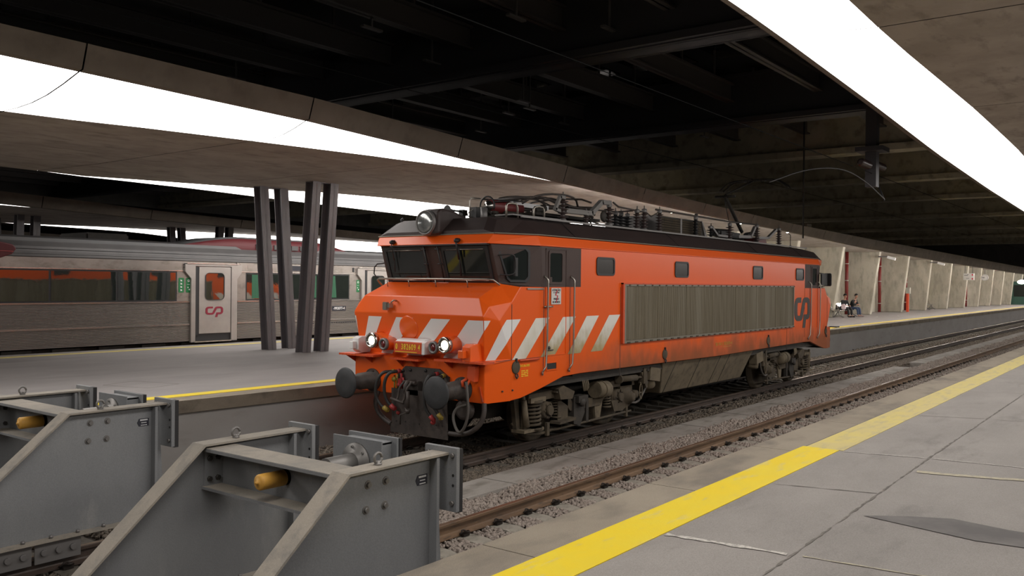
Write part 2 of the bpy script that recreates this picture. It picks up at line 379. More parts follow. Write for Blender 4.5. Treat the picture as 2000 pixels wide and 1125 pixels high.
def ribbon(b, path, wd, place, y0, y1, closed=False):
    """flat band of width wd along 2D path; place(u,v,t)->3D with t thickness"""
    P = [Vector((*p, 0)) for p in path]; n = len(P); Lf, Rt = [], []
    for i in range(n):
        d = (P[min(i+1, n-1)]-P[max(i-1, 0)]); d.normalize(); nn = Vector((-d.y, d.x, 0))
        w0 = wd/2
        if 0 < i < n-1:
            a = (P[i]-P[i-1]).normalized(); c = (P[i+1]-P[i]).normalized(); co = max(.5, math.sqrt(max(0, (1+a.dot(c))/2))); w0 /= co
        Lf.append(P[i]+nn*w0); Rt.append(P[i]-nn*w0)
    for t in (y0,):
        a = [b.v(place(p.x, p.y, y0)) for p in Lf]; c = [b.v(place(p.x, p.y, y0)) for p in Rt]
        a2 = [b.v(place(p.x, p.y, y1)) for p in Lf]; c2 = [b.v(place(p.x, p.y, y1)) for p in Rt]
        fs = []
        for i in range(n-1):
            fs += [b.f([a[i], c[i], c[i+1], a[i+1]]), b.f([a2[i], a2[i+1], c2[i+1], c2[i]]), b.f([a[i], a[i+1], a2[i+1], a2[i]]), b.f([c[i], c2[i], c2[i+1], c[i+1]])]
        fs += [b.f([a[0], a2[0], c2[0], c[0]]), b.f([a[-1], c[-1], c2[-1], a2[-1]])]
        bmesh.ops.recalc_face_normals(b.bm, faces=[f for f in fs if f])
def rounded(path, r_, n=5):
    out = [path[0]]
    for i in range(1, len(path)-1):
        r = r_[i-1] if isinstance(r_, list) else r_
        p, a, c = Vector(path[i]), Vector(path[i-1]), Vector(path[i+1])
        u = (a-p); v_ = (c-p); rr = min(r, u.length*.49, v_.length*.49); p1 = p+u.normalized()*rr; p2 = p+v_.normalized()*rr
        for k in range(n+1):
            t = k/n; out.append(tuple((1-t)**2*p1+2*t*(1-t)*p+t*t*p2))
    out.append(path[-1]); return out
LOGO = rounded([(.59, .90), (.10, .90), (.10, .33), (.60, .33), (.86, .90), (1.32, .90), (1.32, .36), (.93, .36)], [.2, .2, .10, .10, .2, .2])
def logo(b, x0, z0, wd, ht, y, t=.006, k=1., sq=1.):
    sx, sz = wd/1.42, ht/1.0
    ribbon(b, [((.71+(p[0]-.71)*sq)/k, p[1]) for p in LOGO], .165, lambda u, v_, tt: (x0+u*k*sx, tt, z0+v_*sz), y-t, y+.002)
    w0 = .165*k*.5
    b.prism([(x0+(.71+(u-.71)*sq)*sx, z0+v_*sz) for u, v_ in ((.96-w0, .4425), (.96+w0, .4425), (.85+w0, .02), (.85-w0, .02))], 'y', y-t-.0015, y+.001)
def interp(tab, x):
    if x <= tab[0][0]: return tab[0][1:]
    for a, c in zip(tab, tab[1:]):
        if x <= c[0]:
            t = (x-a[0])/(c[0]-a[0]); return tuple(p+(q-p)*t for p, q in zip(a[1:], c[1:]))
    return tab[-1][1:]

# ================================================================== SETTING
XA, XB = -16., 125.
# ---- platforms: edge line of the far platform bends very slightly
def fe(x): return interp([(-16, 2.42), (-3, 2.38), (1, 2.22), (12, 2.02), (30, 1.95), (70, 1.95), (125, 2.0)], x)[0]
XS = [-16, -12, -8, -5, -3, -1, 1, 4, 8, 12, 20, 30, 45, 60, 80, 100, 125]
def band(name, m_, off0, off1, z, zb, xs=XS, edge=fe):
    b = B(); n = len(xs)
    T0 = [b.v((x, edge(x)+off0, z)) for x in xs]; T1 = [b.v((x, edge(x)+off1, z)) for x in xs]
    B0 = [b.v((x, edge(x)+off0, zb)) for x in xs]; B1 = [b.v((x, edge(x)+off1, zb)) for x in xs]; fs = []
    for i in range(n-1):
        fs += [b.f([T0[i], T0[i+1], T1[i+1], T1[i]]), b.f([B0[i], B0[i+1], T0[i+1], T0[i]]), b.f([T1[i], T1[i+1], B1[i+1], B1[i]]), b.f([B0[i], B1[i], B1[i+1], B0[i+1]])]
    fs += [b.f([T0[0], T1[0], B1[0], B0[0]]), b.f([T0[-1], B0[-1], B1[-1], T1[-1]])]
    bmesh.ops.recalc_face_normals(b.bm, faces=[f for f in fs if f])
    return struct(b.done(name, m_))
band('floor_far_platform_coping', 'coping_far', 0, .42, .85, .66)
band('wall_far_platform', 'wall_paint', .07, .5, .66, -.45)
band('trim_far_platform_yellow_line', 'yellow', .42, .70, .856, .80)
def f2(x): return 12.52
def slab_between():
    b = B(); xs = XS; n = len(xs)
    T0 = [b.v((x, fe(x)+.42, .85)) for x in xs]; T1 = [b.v((x, 12.52, .85)) for x in xs]
    for i in range(n-1): b.f([T0[i], T0[i+1], T1[i+1], T1[i]], True)
    # body below the surface
    b.prism([(2.6, -.4), (2.6, .8), (12.52, .8), (12.52, -.4)], 'x', XA, XB)
    bmesh.ops.recalc_face_normals(b.bm, faces=b.bm.faces)
    return struct(b.done('floor_far_platform', 'platform'))
slab_between()
b = B(); b.box(XA, XB, 11.66, 12.0, .80, .855); struct(b.done('trim_far_platform_back_line', 'yellow_worn'))
b = B()   # inspection hatch lines in the far platform
for p in (((-1.49, 4.16), (-.82, 4.32)), ((-.82, 4.32), (-1.1, 5.3)), ((-1.1, 5.3), (-1.78, 5.1)), ((-1.78, 5.1), (-1.49, 4.16))):
    a, c = Vector((*p[0], .8515)), Vector((*p[1], .8515)); d = (c-a).normalized(); nn = Vector((-d.y, d.x, 0))*.012
    b.poly([a-nn, c-nn, c+nn, a+nn])
struct(b.done('trim_floor_hatch', 'joint'))
# near platform
NE = -5.76
def slab_row(name, m_, y0, y1, z, step, x0, x1, gap=.006, zb=None):
    b = B(); x = x0
    while x < x1:
        xe = min(x+step, x1); b.box(x+gap, xe-gap, min(y0, y1), max(y0, y1), z-.2 if zb is None else zb, z); x = xe
    return struct(b.done(name, m_))
slab_row('floor_near_platform_coping', 'coping_near', NE-.48, NE, .85, 2.42, -17.0+.14, 110, zb=.45)
b = B(); b.box(XA, XB, -17, NE-.48, -.4, .846); b.box(XA, XB, -6.4, NE-.03, -.4, .62)
struct(b.done('floor_near_platform', 'platform_near'))
b = B(); b.box(XA, .45, -6.62, -6.22, .842, .8525); struct(b.done('trim_near_platform_bright_line', 'yellow'))
b = B(); b.box(.45, 110, -6.66, -6.26, .842, .8525); struct(b.done('trim_near_platform_worn_line', 'yellow_worn'))
def wobble_line(name, m_, pts, wd, z=.8505, seed=1, jit=.01):
    rnd = random.Random(seed); b = B(); P = []
    for a, c in zip(pts, pts[1:]):
        k = max(2, int((Vector(c)-Vector(a)).length/.07))
        for i in range(k): P.append(Vector(a).lerp(Vector(c), i/k))
    P.append(Vector(pts[-1])); Lf, Rt = [], []
    for i, p in enumerate(P):
        d = (P[min(i+1, len(P)-1)]-P[max(i-1, 0)]).normalized(); nn = Vector((-d.y, d.x))
        a = p+nn*(wd/2+rnd.uniform(-jit, jit)); c = p-nn*(wd/2+rnd.uniform(-jit, jit))
        Lf.append((a.x, a.y, z)); Rt.append((c.x, c.y, z))
    b.strip(Lf, Rt, True); bmesh.ops.recalc_face_normals(b.bm, faces=b.bm.faces)
    for f in b.bm.faces:
        if f.normal.z < 0: f.normal_flip()
    return struct(b.done(name, m_))
wobble_line('trim_long_joint', 'joint', [(-14, -7.5), (-4.07, -7.54), (.62, -7.5), (60, -7.5)], .013, jit=.009)
wobble_line('trim_chalk_line', 'chalk', [(-3.72, -6.64), (-3.62, -7.5)], .05, jit=.015, seed=2, z=.851)
wobble_line('trim_chalk_line_faint', 'beige_line', [(-3.6, -7.6), (-3.45, -8.9)], .02, jit=.008, seed=12, z=.851)
wobble_line('trim_cross_joint_chalk', 'chalk', [(.42, -6.68), (.62, -7.5), (.8, -9)], .02, jit=.008, seed=3, z=.851)
wobble_line('trim_cross_joint', 'joint', [(-1.62, -6.64), (-1.39, -7.5)], .014, jit=.005, seed=4)
wobble_line('trim_beige_line', 'beige_line', [(-.18, -7.56), (-.12, -7.9), (.2, -8.9)], .10, jit=.012, seed=5, z=.851)
for k, x in enumerate((3.9, 7.6, 11.4, 15.2, 19)): wobble_line('trim_slab_joint_%d' % k if False else 'trim_slab_joint', 'joint', [(x, -6.68), (x+.3, -7.5), (x+1, -16)], .014, jit=.004, seed=20+k)
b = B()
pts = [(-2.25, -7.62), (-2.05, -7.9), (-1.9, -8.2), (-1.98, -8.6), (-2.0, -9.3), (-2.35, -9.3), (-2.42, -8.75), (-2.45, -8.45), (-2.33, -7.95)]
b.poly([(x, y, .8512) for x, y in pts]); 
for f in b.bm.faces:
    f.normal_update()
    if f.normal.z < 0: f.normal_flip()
struct(b.done('trim_floor_stain', 'stain'))  # dark irregular streak lying on the near platform

# ground / track bed between the platforms and beyond
b = B(); b.box(XA, XB, NE-.05, 2.5, -.5, -.27); b.box(XA, XB, 12.5, 20.3, -.5, -.25); b.prism([(-3.06, -.3), (-3.06, -.215), (-2.8, -.155), (-2.45, -.115), (-2.45, -.3)], 'x', -8, 60); b.prism([(-1.88, -.3), (-1.88, -.13), (-1.4, -.20), (-.96, -.22), (-.96, -.3)], 'x', -8, 80); b.prism([(-5.74, -.3), (-5.74, -.235), (-3.24, -.235), (-3.24, -.3)], 'x', -8, 60); struct(b.done('floor_track_bed', 'bed'))
b = B(); b.box(XA, XB, 20.2, 31, -.4, .85); b.box(XA, XB, 38.5, 50, -.4, .85); struct(b.done('floor_distant_platforms', 'platform'))
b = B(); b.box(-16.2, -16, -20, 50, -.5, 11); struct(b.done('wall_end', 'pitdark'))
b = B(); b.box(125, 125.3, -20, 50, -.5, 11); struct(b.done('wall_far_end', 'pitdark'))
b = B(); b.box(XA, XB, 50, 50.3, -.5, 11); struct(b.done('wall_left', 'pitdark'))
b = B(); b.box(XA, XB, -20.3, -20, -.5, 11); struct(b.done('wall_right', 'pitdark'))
# cable cover slabs between the tracks
b = B(); rnd = random.Random(5); x = -15.3
while x < 110:
    ln = 1.02
    if not (22.0 < x < 23.6): b.box(x+.008, x+ln-.008, -2.47+rnd.uniform(-.01, .01), -1.86+rnd.uniform(-.01, .01), -.26, -.05+rnd.uniform(-.006, .006))
    x += ln
struct(b.done('floor_cable_trough_covers', 'walk'))

# ---- canopies (roof over each platform)
NEAR = [(-16, 2.2, 5.62, 5.95, 5.3), (-4.65, 2.2, 5.5, 5.84, 4.66), (-3.1, 2.2, 5.475, 5.83, 4.58), (-1.85, 2.2, 5.45, 5.81, 4.22), (.34, 2.2, 5.41, 5.78, 3.77), (3.57, 2.2, 5.28, 5.66, 3.18), (5.85, 2.2, 5.18, 5.58, 2.70),
        (8.0, 2.2, 5.1, 5.5, 2.24), (8.6, 2.2, 5.08, 5.48, 2.2), (11.5, 2.2, 4.98, 5.33, 2.2), (16, 2.2, 4.87, 5.2, 2.2), (23, 2.2, 4.74, 5.05, 2.2), (34, 2.2, 4.5, 4.95, 2.2), (52, 2.2, 4.28, 4.86, 2.2), (75, 2.2, 4.12, 4.72, 2.2), (100, 2.2, 3.95, 4.6, 2.2), (125, 2.2, 3.9, 4.5, 2.2)]
SOFF = [(-16, 5.21), (20, 5.2), (40, 5.0), (60, 4.92), (80, 4.65), (100, 4.42), (125, 4.3)]
FARI = [(-16, 12.3), (0, 12.28), (2, 11.5), (4.6, 10.7), (5.8, 10.35), (7.2, 9.7), (9.3, 9.35), (14, 9.3), (24, 9.4), (28, 10.2), (44, 10.3), (125, 10.3)]
FARI2 = [(-16, 12.3), (7, 12.28), (10, 11.9), (15, 11.4), (20, 10.8), (30, 9.8), (44, 9.3), (125, 9.3)]
FARZ = [(-16, 5.30), (2, 5.28), (7, 5.17), (14, 5.06), (24, 4.97), (44, 4.82), (80, 4.5), (125, 4.25)]
def canopy(nm, dy, dx, dxf, MOD, x0, x1, glabel, with_near=True, with_far=True, s=1, y_base=0, near=NEAR, fari=FARI, zoff=0, far_y=12.3):
    """one long platform canopy: edge beams, concrete soffit, curved luminous panels along both rims"""
    fas, sof, cov = B(), B(), B()
    def Y(y): return y_base+s*(y+dy)
    def up(x): return .24*min(1, max(0, (x-dx-8.7)/.5)) if s > 0 else 0.
    mods = []
    k = 0; x = x0
    while x < x1-.01: mods.append((x, min(x+MOD, x1))); x += MOD
    G = .012
    for (a, c) in mods:
        n = 4; xs = [a+G+(c-a-2*G)*i/n for i in range(n+1)]
        R = []
        for x in xs:
            yb, zb, zt, yi = interp(near, x-dx); zs = interp(SOFF, x)[0]+zoff; yf = interp(fari, x-dxf)[0]; zf = interp(FARZ, x)[0]+zoff
            R.append((x, yb, zb+zoff, zt+zoff, yi, zs, yf, zf))
        # fascia beam (near edge): front face, bottom lip and top
        for (bb, i0) in ((fas, 0),):
            rows = []
            for (x, yb, zb, zt, yi, zs, yf, zf) in R:
                rows.append([bb.v((x, Y(yb+.10), zb+up(x)+.002)), bb.v((x, Y(yb+.10), zb)), bb.v((x, Y(yb), zb+.02)), bb.v((x, Y(yb-.12), zt)), bb.v((x, Y(yb+.3), zt+.03))])
            for r0, r1 in zip(rows, rows[1:]):
                for j in range(4): bb.f([r0[j], r1[j], r1[j+1], r0[j+1]], s > 0)
            rows = []
            for (x, yb, zb, zt, yi, zs, yf, zf) in R:
                rows.append([bb.v((x, Y(far_y-.06), zf)), bb.v((x, Y(far_y), zf+.02)), bb.v((x, Y(far_y+.12), zf+.42)), bb.v((x, Y(far_y-.3), zf+.45))])
            for r0, r1 in zip(rows, rows[1:]):
                for j in range(3): bb.f([r0[j], r1[j], r1[j+1], r0[j+1]], s < 0)
        # soffit
        rows = []
        for (x, yb, zb, zt, yi, zs, yf, zf) in R:
            lam = min(1, max(0, (yi-yb)/.5)); y1 = max(yi, yb+.10)
            zi = zb+(zs-zb)*lam+up(x)*(1-lam)
            lamf = min(1, max(0, (far_y-yf)/.5)); y4 = min(yf, far_y-.06); zi4 = zf+(zs-zf)*lamf
            ya = y1+min(1.2, (7-y1)*.5)
            rows.append([sof.v((x, Y(y1), zi)), sof.v((x, Y(ya), zi+(zs-zi)*.7)), sof.v((x, Y(max(y1+1.5, 5.2)), zs)), sof.v((x, Y(7.2), zs)), sof.v((x, Y(9.2), zs)), sof.v((x, Y(y4), zi4))])
        for r0, r1 in zip(rows, rows[1:]):
            for j in range(5): sof.f([r0[j], r1[j], r1[j+1], r0[j+1]], s > 0)
        # light panels
        pt, half = [], []
        if with_near and min(R[0][4]-R[0][1], 9) > .02:
            lp = B(); A_, C_ = [], []
            for (x, yb, zb, zt, yi, zs, yf, zf) in R:
                if yi-yb < .0: break
                lam = min(1, max(0, (yi-yb)/.5)); y1 = max(yi, yb+.10)
                A_.append((x, Y(yb+.09), zb+.004)); C_.append((x, Y(y1+.005), zb+(zs-zb)*lam+.004))
            if len(A_) > 1:
                nn = 5; rws = []
                for a_, c_ in zip(A_, C_):
                    a_, c_ = Vector(a_), Vector(c_); rws.append([lp.v(a_.lerp(c_, j/nn)-Vector((0, 0, .10*math.sin(PI*j/nn)*min(1, (c_-a_).length)))) for j in range(nn+1)])
                for r0, r1 in zip(rws, rws[1:]):
                    for j in range(nn):
                        f = lp.f([r0[j], r1[j], r1[j+1], r0[j+1]]); f.smooth = True
                bmesh.ops.recalc_face_normals(lp.bm, faces=lp.bm.faces)
                if sum(f.normal.z for f in lp.bm.faces) > 0: bmesh.ops.reverse_faces(lp.bm, faces=lp.bm.faces)
                tag(lp.done('light_panel', 'panel'), 'glowing white panel on the %s' % glabel[0], 'ceiling light', glabel[1])
            else: lp.bm.free()
        wmax = max(far_y-r[6] for r in R)
        if with_far and wmax > .12:
            lp = B(); rws = []; nn = 5
            for (x, yb, zb, zt, yi, zs, yf, zf) in R:
                lamf = min(1, max(0, (far_y-yf)/.5)); y4 = min(yf, far_y-.06)
                a_ = Vector((x, Y(y4-.005), zf+(zs-zf)*lamf+.004)); c_ = Vector((x, Y(far_y-.055), zf+.004))
                rws.append([lp.v(a_.lerp(c_, j/nn)-Vector((0, 0, (.06 if x < 12 else .06+.4*min(1, (x-12)/6))*math.sin(PI*j/nn)*min(1, (c_-a_).length)))) for j in range(nn+1)])
            for r0, r1 in zip(rws, rws[1:]):
                for j in range(nn):
                    f = lp.f([r0[j], r1[j], r1[j+1], r0[j+1]]); f.smooth = True
            bmesh.ops.recalc_face_normals(lp.bm, faces=lp.bm.faces)
            if sum(f.normal.z for f in lp.bm.faces) > 0: bmesh.ops.reverse_faces(lp.bm, faces=lp.bm.faces)
            tag(lp.done('light_panel', 'panel'), 'glowing white panel on the %s' % glabel[2], 'ceiling light', glabel[3])
    # opaque cover on top
    rows = []
    for x in [x0, -8, 0, 8, 16, 30, 50, 80, x1]:
        yb, zb, zt, yi = interp(near, x-dx); zf = interp(FARZ, x)[0]
        rows.append([cov.v((x, Y(yb+.1), zt+.02+zoff)), cov.v((x, Y(7.2), max(zt, zf+.45)+.3+zoff)), cov.v((x, Y(far_y-.1), zf+.44+zoff))])
    for r0, r1 in zip(rows, rows[1:]):
        for j in range(2): cov.f([r0[j], r1[j], r1[j+1], r0[j+1]])
    struct(fas.done('ceiling_%s_edge_beam' % nm, 'conc_fascia')); struct(sof.done('ceiling_%s_soffit' % nm, 'conc_soffit')); struct(cov.done('ceiling_%s_cover' % nm, 'deck'))
canopy('far_canopy', 0, 0, 0, 3.87, -15.22, 124.1, ('near rim of the canopy left of the orange locomotive', 'light panels on the near rim of the middle canopy', 'rear rim of the middle canopy, seen under it', 'light panels on the rear rim of the middle canopy'))
canopy('second_canopy', 18.25, -3.4, 0, 3.87, -15.22, 124.1, ('near rim of the canopy beyond the silver train', 'light panels on the near rim of the second canopy', 'rear rim of the canopy beyond the silver train', 'light panels on the rear rim of the second canopy'), zoff=-.1, fari=FARI2)
canopy('third_canopy', 36.5, -3.4, 9, 7.74, -15.22, 124, ('near rim of the farthest canopy at left', 'light panels on the farthest canopy', 'rear rim of the farthest canopy at left', 'light panels on the rear of the farthest canopy'), with_far=False, zoff=-.1)
# canopy above the platform the photographer stands on (mirrored)
NEAR2 = [(-16, 2.2, 5.98, 6.10, 4.0), (-5, 2.2, 5.93, 6.05, 3.85), (-.5, 2.2, 5.9, 6.02, 3.75), (1.2, 2.2, 5.87, 5.98, 3.73), (6, 2.2, 5.7, 5.81, 3.78), (10.6, 2.2, 5.5, 5.61, 3.75), (17, 2.2, 5.33, 5.44, 3.6), (24.7, 2.2, 5.2, 5.31, 3.0), (34, 2.2, 5.0, 5.12, 2.8), (60, 2.2, 4.7, 4.85, 3.2), (125, 2.2, 4.4, 4.55, 3.4)]
SOFF_KEEP = SOFF; SOFF = [(-16, 5.5), (12, 5.5), (30, 5.3), (60, 5.0), (125, 4.5)]
canopy('near_canopy', 0, 0, -12, 5.25, -15.22, 124.1, ('track side rim of the canopy at the upper right', 'light panels on the upper right canopy', 'rear rim of the canopy above the near platform', 'light panels behind the near platform'), s=-1, y_base=-3.22, near=NEAR2)
SOFF = SOFF_KEEP

# ---- dark steel roof high above
b = B(); b.box(XA, XB, -20, 50, 10.6, 10.8); struct(b.done('ceiling', 'deck'))
b = B()
for y in range(-18, 50, 3):
    for x0 in (-14.5, -5., 9.6, 19.6): b.box(x0+1, x0+(8.2 if x0 > 0 else 7.5), y+.4, y+2.6, 10.2, 10.24)
struct(b.done('ceiling_skylight_panes', 'glass_roof'))
gird = []
for i, x in enumerate((-13.5, -2.5, 8.3, 18.4)):
    g = B(); g.box(x-.35, x+.35, -20, 50, 8.0, 8.09); g.box(x-.35, x+.35, -20, 50, 9.6, 9.7); g.box(x-.28, x-.24, -20, 50, 8.0, 9.7); g.box(x+.24, x+.28, -20, 50, 8.0, 9.7); g.box(x-.5, x-.36, -20, 50, 8.03, 8.2)
    gird.append(struct(g.done('ceiling_steel_girder', ['beam'])))
g = B()
for y in np.arange(-18, 49, 2.9):
    for (xa, xb) in ((-13, -3), (-2, 8), (8.8, 18), (18.9, 25.5)):
        g.box(xa, xb, y-.14, y+.14, 8.75, 8.80); g.box(xa, xb, y-.02, y+.02, 8.75, 9.35); g.box(xa, xb, y-.14, y+.14, 9.3, 9.36)
        for x in np.arange(xa+1, xb, 2.3): g.box(x-.03, x+.03, y-.03, y+.03, 9.3, 10.3)
struct(g.done('ceiling_secondary_beams', 'beam_edge'))
for i, x in enumerate((26.1, 36.6, 47.1, 62, 77, 92, 108)):
    g = B(); g.box(x-.15, x+.5, -20, 50, 8.0 if i == 0 else 7.95, 10.6); g.box(x-.4, x+.5, -20, 50, 7.9, 8.15)
    struct(g.done('ceiling_concrete_girder', 'conc_wall'))
g = B(); g.box(26.4, XB, -20, 50, 9.4, 10.2); struct(g.done('ceiling_concrete_vault', 'conc_wall'))
# small lit plates hanging under the steel roof
rnd = random.Random(11)
for i in range(16):
    x, y = rnd.uniform(4, 24), rnd.uniform(-4, 16)
    o = B(); o.box(-.3, .3, -.06, .06, 0, .05); o.box(-.02, .02, -.02, .02, .05, 2.1)
    o = o.done('hanging_bracket', 'grey'); o.location = (x, y, 8.5); o.parent = None
    tag(o, 'small metal bracket hanging under the dark steel roof', 'bracket', 'brackets under the steel roof')

# ================================================================== TRACKS
def rail_profile(y):
    h = .16; P = [(-.075, -h), (.075, -h), (.075, -h+.012), (.02, -h+.03), (.0095, -h+.045), (.0095, -.045), (.034, -.035), (.036, -.008), (.028, 0), (-.028, 0), (-.036, -.008), (-.034, -.035), (-.0095, -.045), (-.0095, -h+.045), (-.02, -h+.03), (-.075, -h+.012)]
    return [(y+p[0], p[1]) for p in P]
def rail(y, x0, x1, ms, label, top=True):
    b = B(); b.prism(rail_profile(y), 'x', x0, x1)
    b.bm.faces.ensure_lookup_table()
    if top:
        for f in b.bm.faces:
            if f.normal.z > .9 and f.calc_center_median().z > -.004: f.material_index = 1
    o = b.done('rail', ms); return tag(o, label, 'rail')
rail(-.87, -6.6, 124, ['rail_dark', 'rail_top'], 'dark greasy rail under the near wheels of the orange locomotive')
rail(.87, -6.6, 124, ['rail_dark', 'rail_top'], 'dark rail on the far side under the orange locomotive, by the grey platform wall')
rail(-3.16, -6.6, 124, ['rail_side', 'rail_top'], 'rusty brown rail running beside the cable cover slabs')
rail(-4.90, -6.6, 124, ['rail_side', 'rail_top'], 'rusty brown rail hidden close under the near platform edge')
rail(13.35, -15, 60, ['rail_dark'], 'near rail under the silver carriage', False)
rail(15.09, -15, 60, ['rail_dark'], 'far rail under the silver carriage', False)
# sleepers with spring clips
def sleeper(yc, z, clips):
    o = B(); 
    for sg in (-1, 1): o.prism([(yc+sg*.42, z-.2), (yc+sg*.42, z-.03), (yc+sg*.55, z), (yc+sg*1.28, z), (yc+sg*1.3, z-.03), (yc+sg*1.3, z-.2)], 'x', -.12, .12)
    o.box(-.09, .09, yc-.45, yc+.45, z-.2, z-.035)
    return o
def clip_mesh(name):
    c = B(); c.tube([(-.07, 0, .02), (-.03, .035, .045), (-.02, .08, .05), (.02, .08, .05), (.03, .035, .045), (.07, 0, .02)], .011, 5, 1)
    c.box(-.05, .05, .0, .05, -.005, .022); c.tube([(-.05, .01, .03), (0, -.02, .055), (.05, .01, .03)], .010, 5, 1)
    me_o = c.done(name, 'clip'); return me_o
clip0 = clip_mesh('rail_clip')
SL = []
def track_sleepers(yc, rails, z, x0, x1, nclip, label, group, phase):
    proto = sleeper(0, 0, None).done('sleeper', 'sleeper' if yc < -1 else 'sleeper_d')
    tag(proto, label, 'sleeper', group); proto.location = (x0+phase, yc, z)
    cl = []
    def addclips(p):
        for r in rails:
            for sg in (-1, 1):
                c = clip0.copy(); COL.objects.link(c); c.parent = p; c.location = (0, r-yc+sg*.078, .012); c.rotation_euler = (0, 0, 0 if sg > 0 else PI)
    addclips(proto); x = x0+phase+.6; k = 1
    while x < x1:
        p = proto.copy(); COL.objects.link(p); p.location = (x, yc, z)
        if k < nclip: addclips(p)
        k += 1; x += .6
track_sleepers(-4.03, (-3.16, -4.90), -.172, -6.2, 66, 58, 'grey concrete sleeper under the brown rail nearest the near platform', 'sleepers of the empty track', .01)
track_sleepers(0, (-.87, .87), -.172, -6.2, 84, 50, 'concrete sleeper of the track the orange locomotive stands on', 'sleepers under the locomotive track', .3)
bpy.data.objects.remove(clip0)
# ballast stones
def stones(name, regions, m_, label, seed):
    rs = np.random.RandomState(seed)
    base = np.array([(1, 0, 0), (-1, 0, 0), (0, 1, 0), (0, -1, 0), (0, 0, 1), (0, 0, -1), (.62, .62, .55), (-.62, -.62, .5), (.6, -.62, -.4), (-.6, .62, .45)], float)
    bmt = bmesh.new()
    for p in base: bmt.verts.new(p)
    r = bmesh.ops.convex_hull(bmt, input=bmt.verts); bmt.verts.ensure_lookup_table(); bmt.verts.index_update()
    faces = np.array([[v.index for v in f.verts] for f in bmt.faces if len(f.verts) == 3]); bmt.free()
    nb = len(base); V, Fc = [], []; cnt = 0
    for (x0, x1, y0, y1, dens, sz, zf) in regions:
        n = int((x1-x0)*(y1-y0)*dens)
        px = rs.uniform(x0, x1, n); py = rs.uniform(y0, y1, n)
        pz = zf(px, py)+rs.uniform(-.012, .014, n)
        sc = sz*rs.uniform(.65, 1.35, (n, 1))*np.stack([rs.uniform(.8, 1.25, n), rs.uniform(.7, 1.1, n), rs.uniform(.5, .9, n)], 1)
        jit = 1+rs.uniform(-.25, .25, (n, nb, 1)); L = base[None]*jit*sc[:, None, :]
        q = rs.normal(size=(n, 4)); q /= np.linalg.norm(q, axis=1, keepdims=True); a, b_, c, d = q.T
        Rm = np.stack([np.stack([1-2*(c*c+d*d), 2*(b_*c-a*d), 2*(b_*d+a*c)], -1), np.stack([2*(b_*c+a*d), 1-2*(b_*b_+d*d), 2*(c*d-a*b_)], -1), np.stack([2*(b_*d-a*c), 2*(c*d+a*b_), 1-2*(b_*b_+c*c)], -1)], 1)
        P = np.einsum('nij,nkj->nki', Rm, L)+np.stack([px, py, pz], 1)[:, None, :]
        V.append(P.reshape(-1, 3)); Fc.append((faces[None]+(np.arange(n)*nb)[:, None, None]+cnt).reshape(-1, 3)); cnt += n*nb
    V = np.concatenate(V); Fc = np.concatenate(Fc)
    me = bpy.data.meshes.new(name); me.vertices.add(len(V)); me.vertices.foreach_set('co', V.ravel())
    me.loops.add(Fc.size); me.loops.foreach_set('vertex_index', Fc.ravel().astype(np.int32))
    me.polygons.add(len(Fc)); me.polygons.foreach_set('loop_start', np.arange(0, Fc.size, 3, dtype=np.int32)); me.polygons.foreach_set('loop_total', np.full(len(Fc), 3, np.int32))
    me.update(calc_edges=True); me.materials.append(M[m_])
    o = bpy.data.objects.new(name, me); COL.objects.link(o)
    return tag(o, label, 'ballast', kind='stuff')
flat = lambda z: (lambda x, y: z+0*x)
def shoulder(x, y):   # heap between cover slabs and rail, slightly crowned
    t = np.clip((y+3.06)/.62, 0, 1); return -.185+.10*t**.7+.012*np.sin(x*2.1)+.010*np.sin(x*5.3+1)
def oshoulder(x, y):
    t = np.clip((-y-1.0)/.85, 0, 1); d = np.abs(((x+5.9+.3) % .6)-.3); return -.195+.085*t-np.where((d < .12) & (t < .45), .035, 0)+.012*np.sin(x*3.7)
def onsleep(z, ph):   # lower where a sleeper lies so its top stays visible
    def f(x, y):
        t = np.abs(((x-ph+.3) % .6)-.3); return np.where(t < .14, z-.07, z+.01)
    return f
stones('ballast', [(-7, 6, -3.06, -2.42, 1300, .030, shoulder), (6, 22, -3.06, -2.42, 800, .036, shoulder), (22, 60, -3.06, -2.42, 260, .055, shoulder),
                   (-7, 6, -5.72, -3.24, 1100, .030, onsleep(-.198, -6.19)), (6, 20, -4.9, -3.24, 620, .036, onsleep(-.195, -6.19)), (20, 50, -4.9, -3.24, 170, .055, onsleep(-.205, -6.19)),
                   (-9, -6, -5.7, 2, 500, .03, flat(-.2))], 'ballast', 'pinkish grey crushed stone ballast beside the brown rail', 3)
stones('ballast_oily', [(-7, 9, -1.86, -.96, 1000, .031, oshoulder), (9, 40, -1.86, -.96, 380, .045, oshoulder), (40, 80, -1.84, -.96, 120, .06, flat(-.19)),
                        (-7, 3, -.78, .78, 500, .030, onsleep(-.21, -5.9)), (-7, 6, .95, 2.05, 600, .03, flat(-.18)), (6, 40, .95, 1.9, 260, .045, flat(-.18)), (16, 60, -.78, .78, 160, .05, onsleep(-.235, -5.9))],
       'ballast_dark', 'dark oily ballast stones around the track under the orange locomotive', 4)

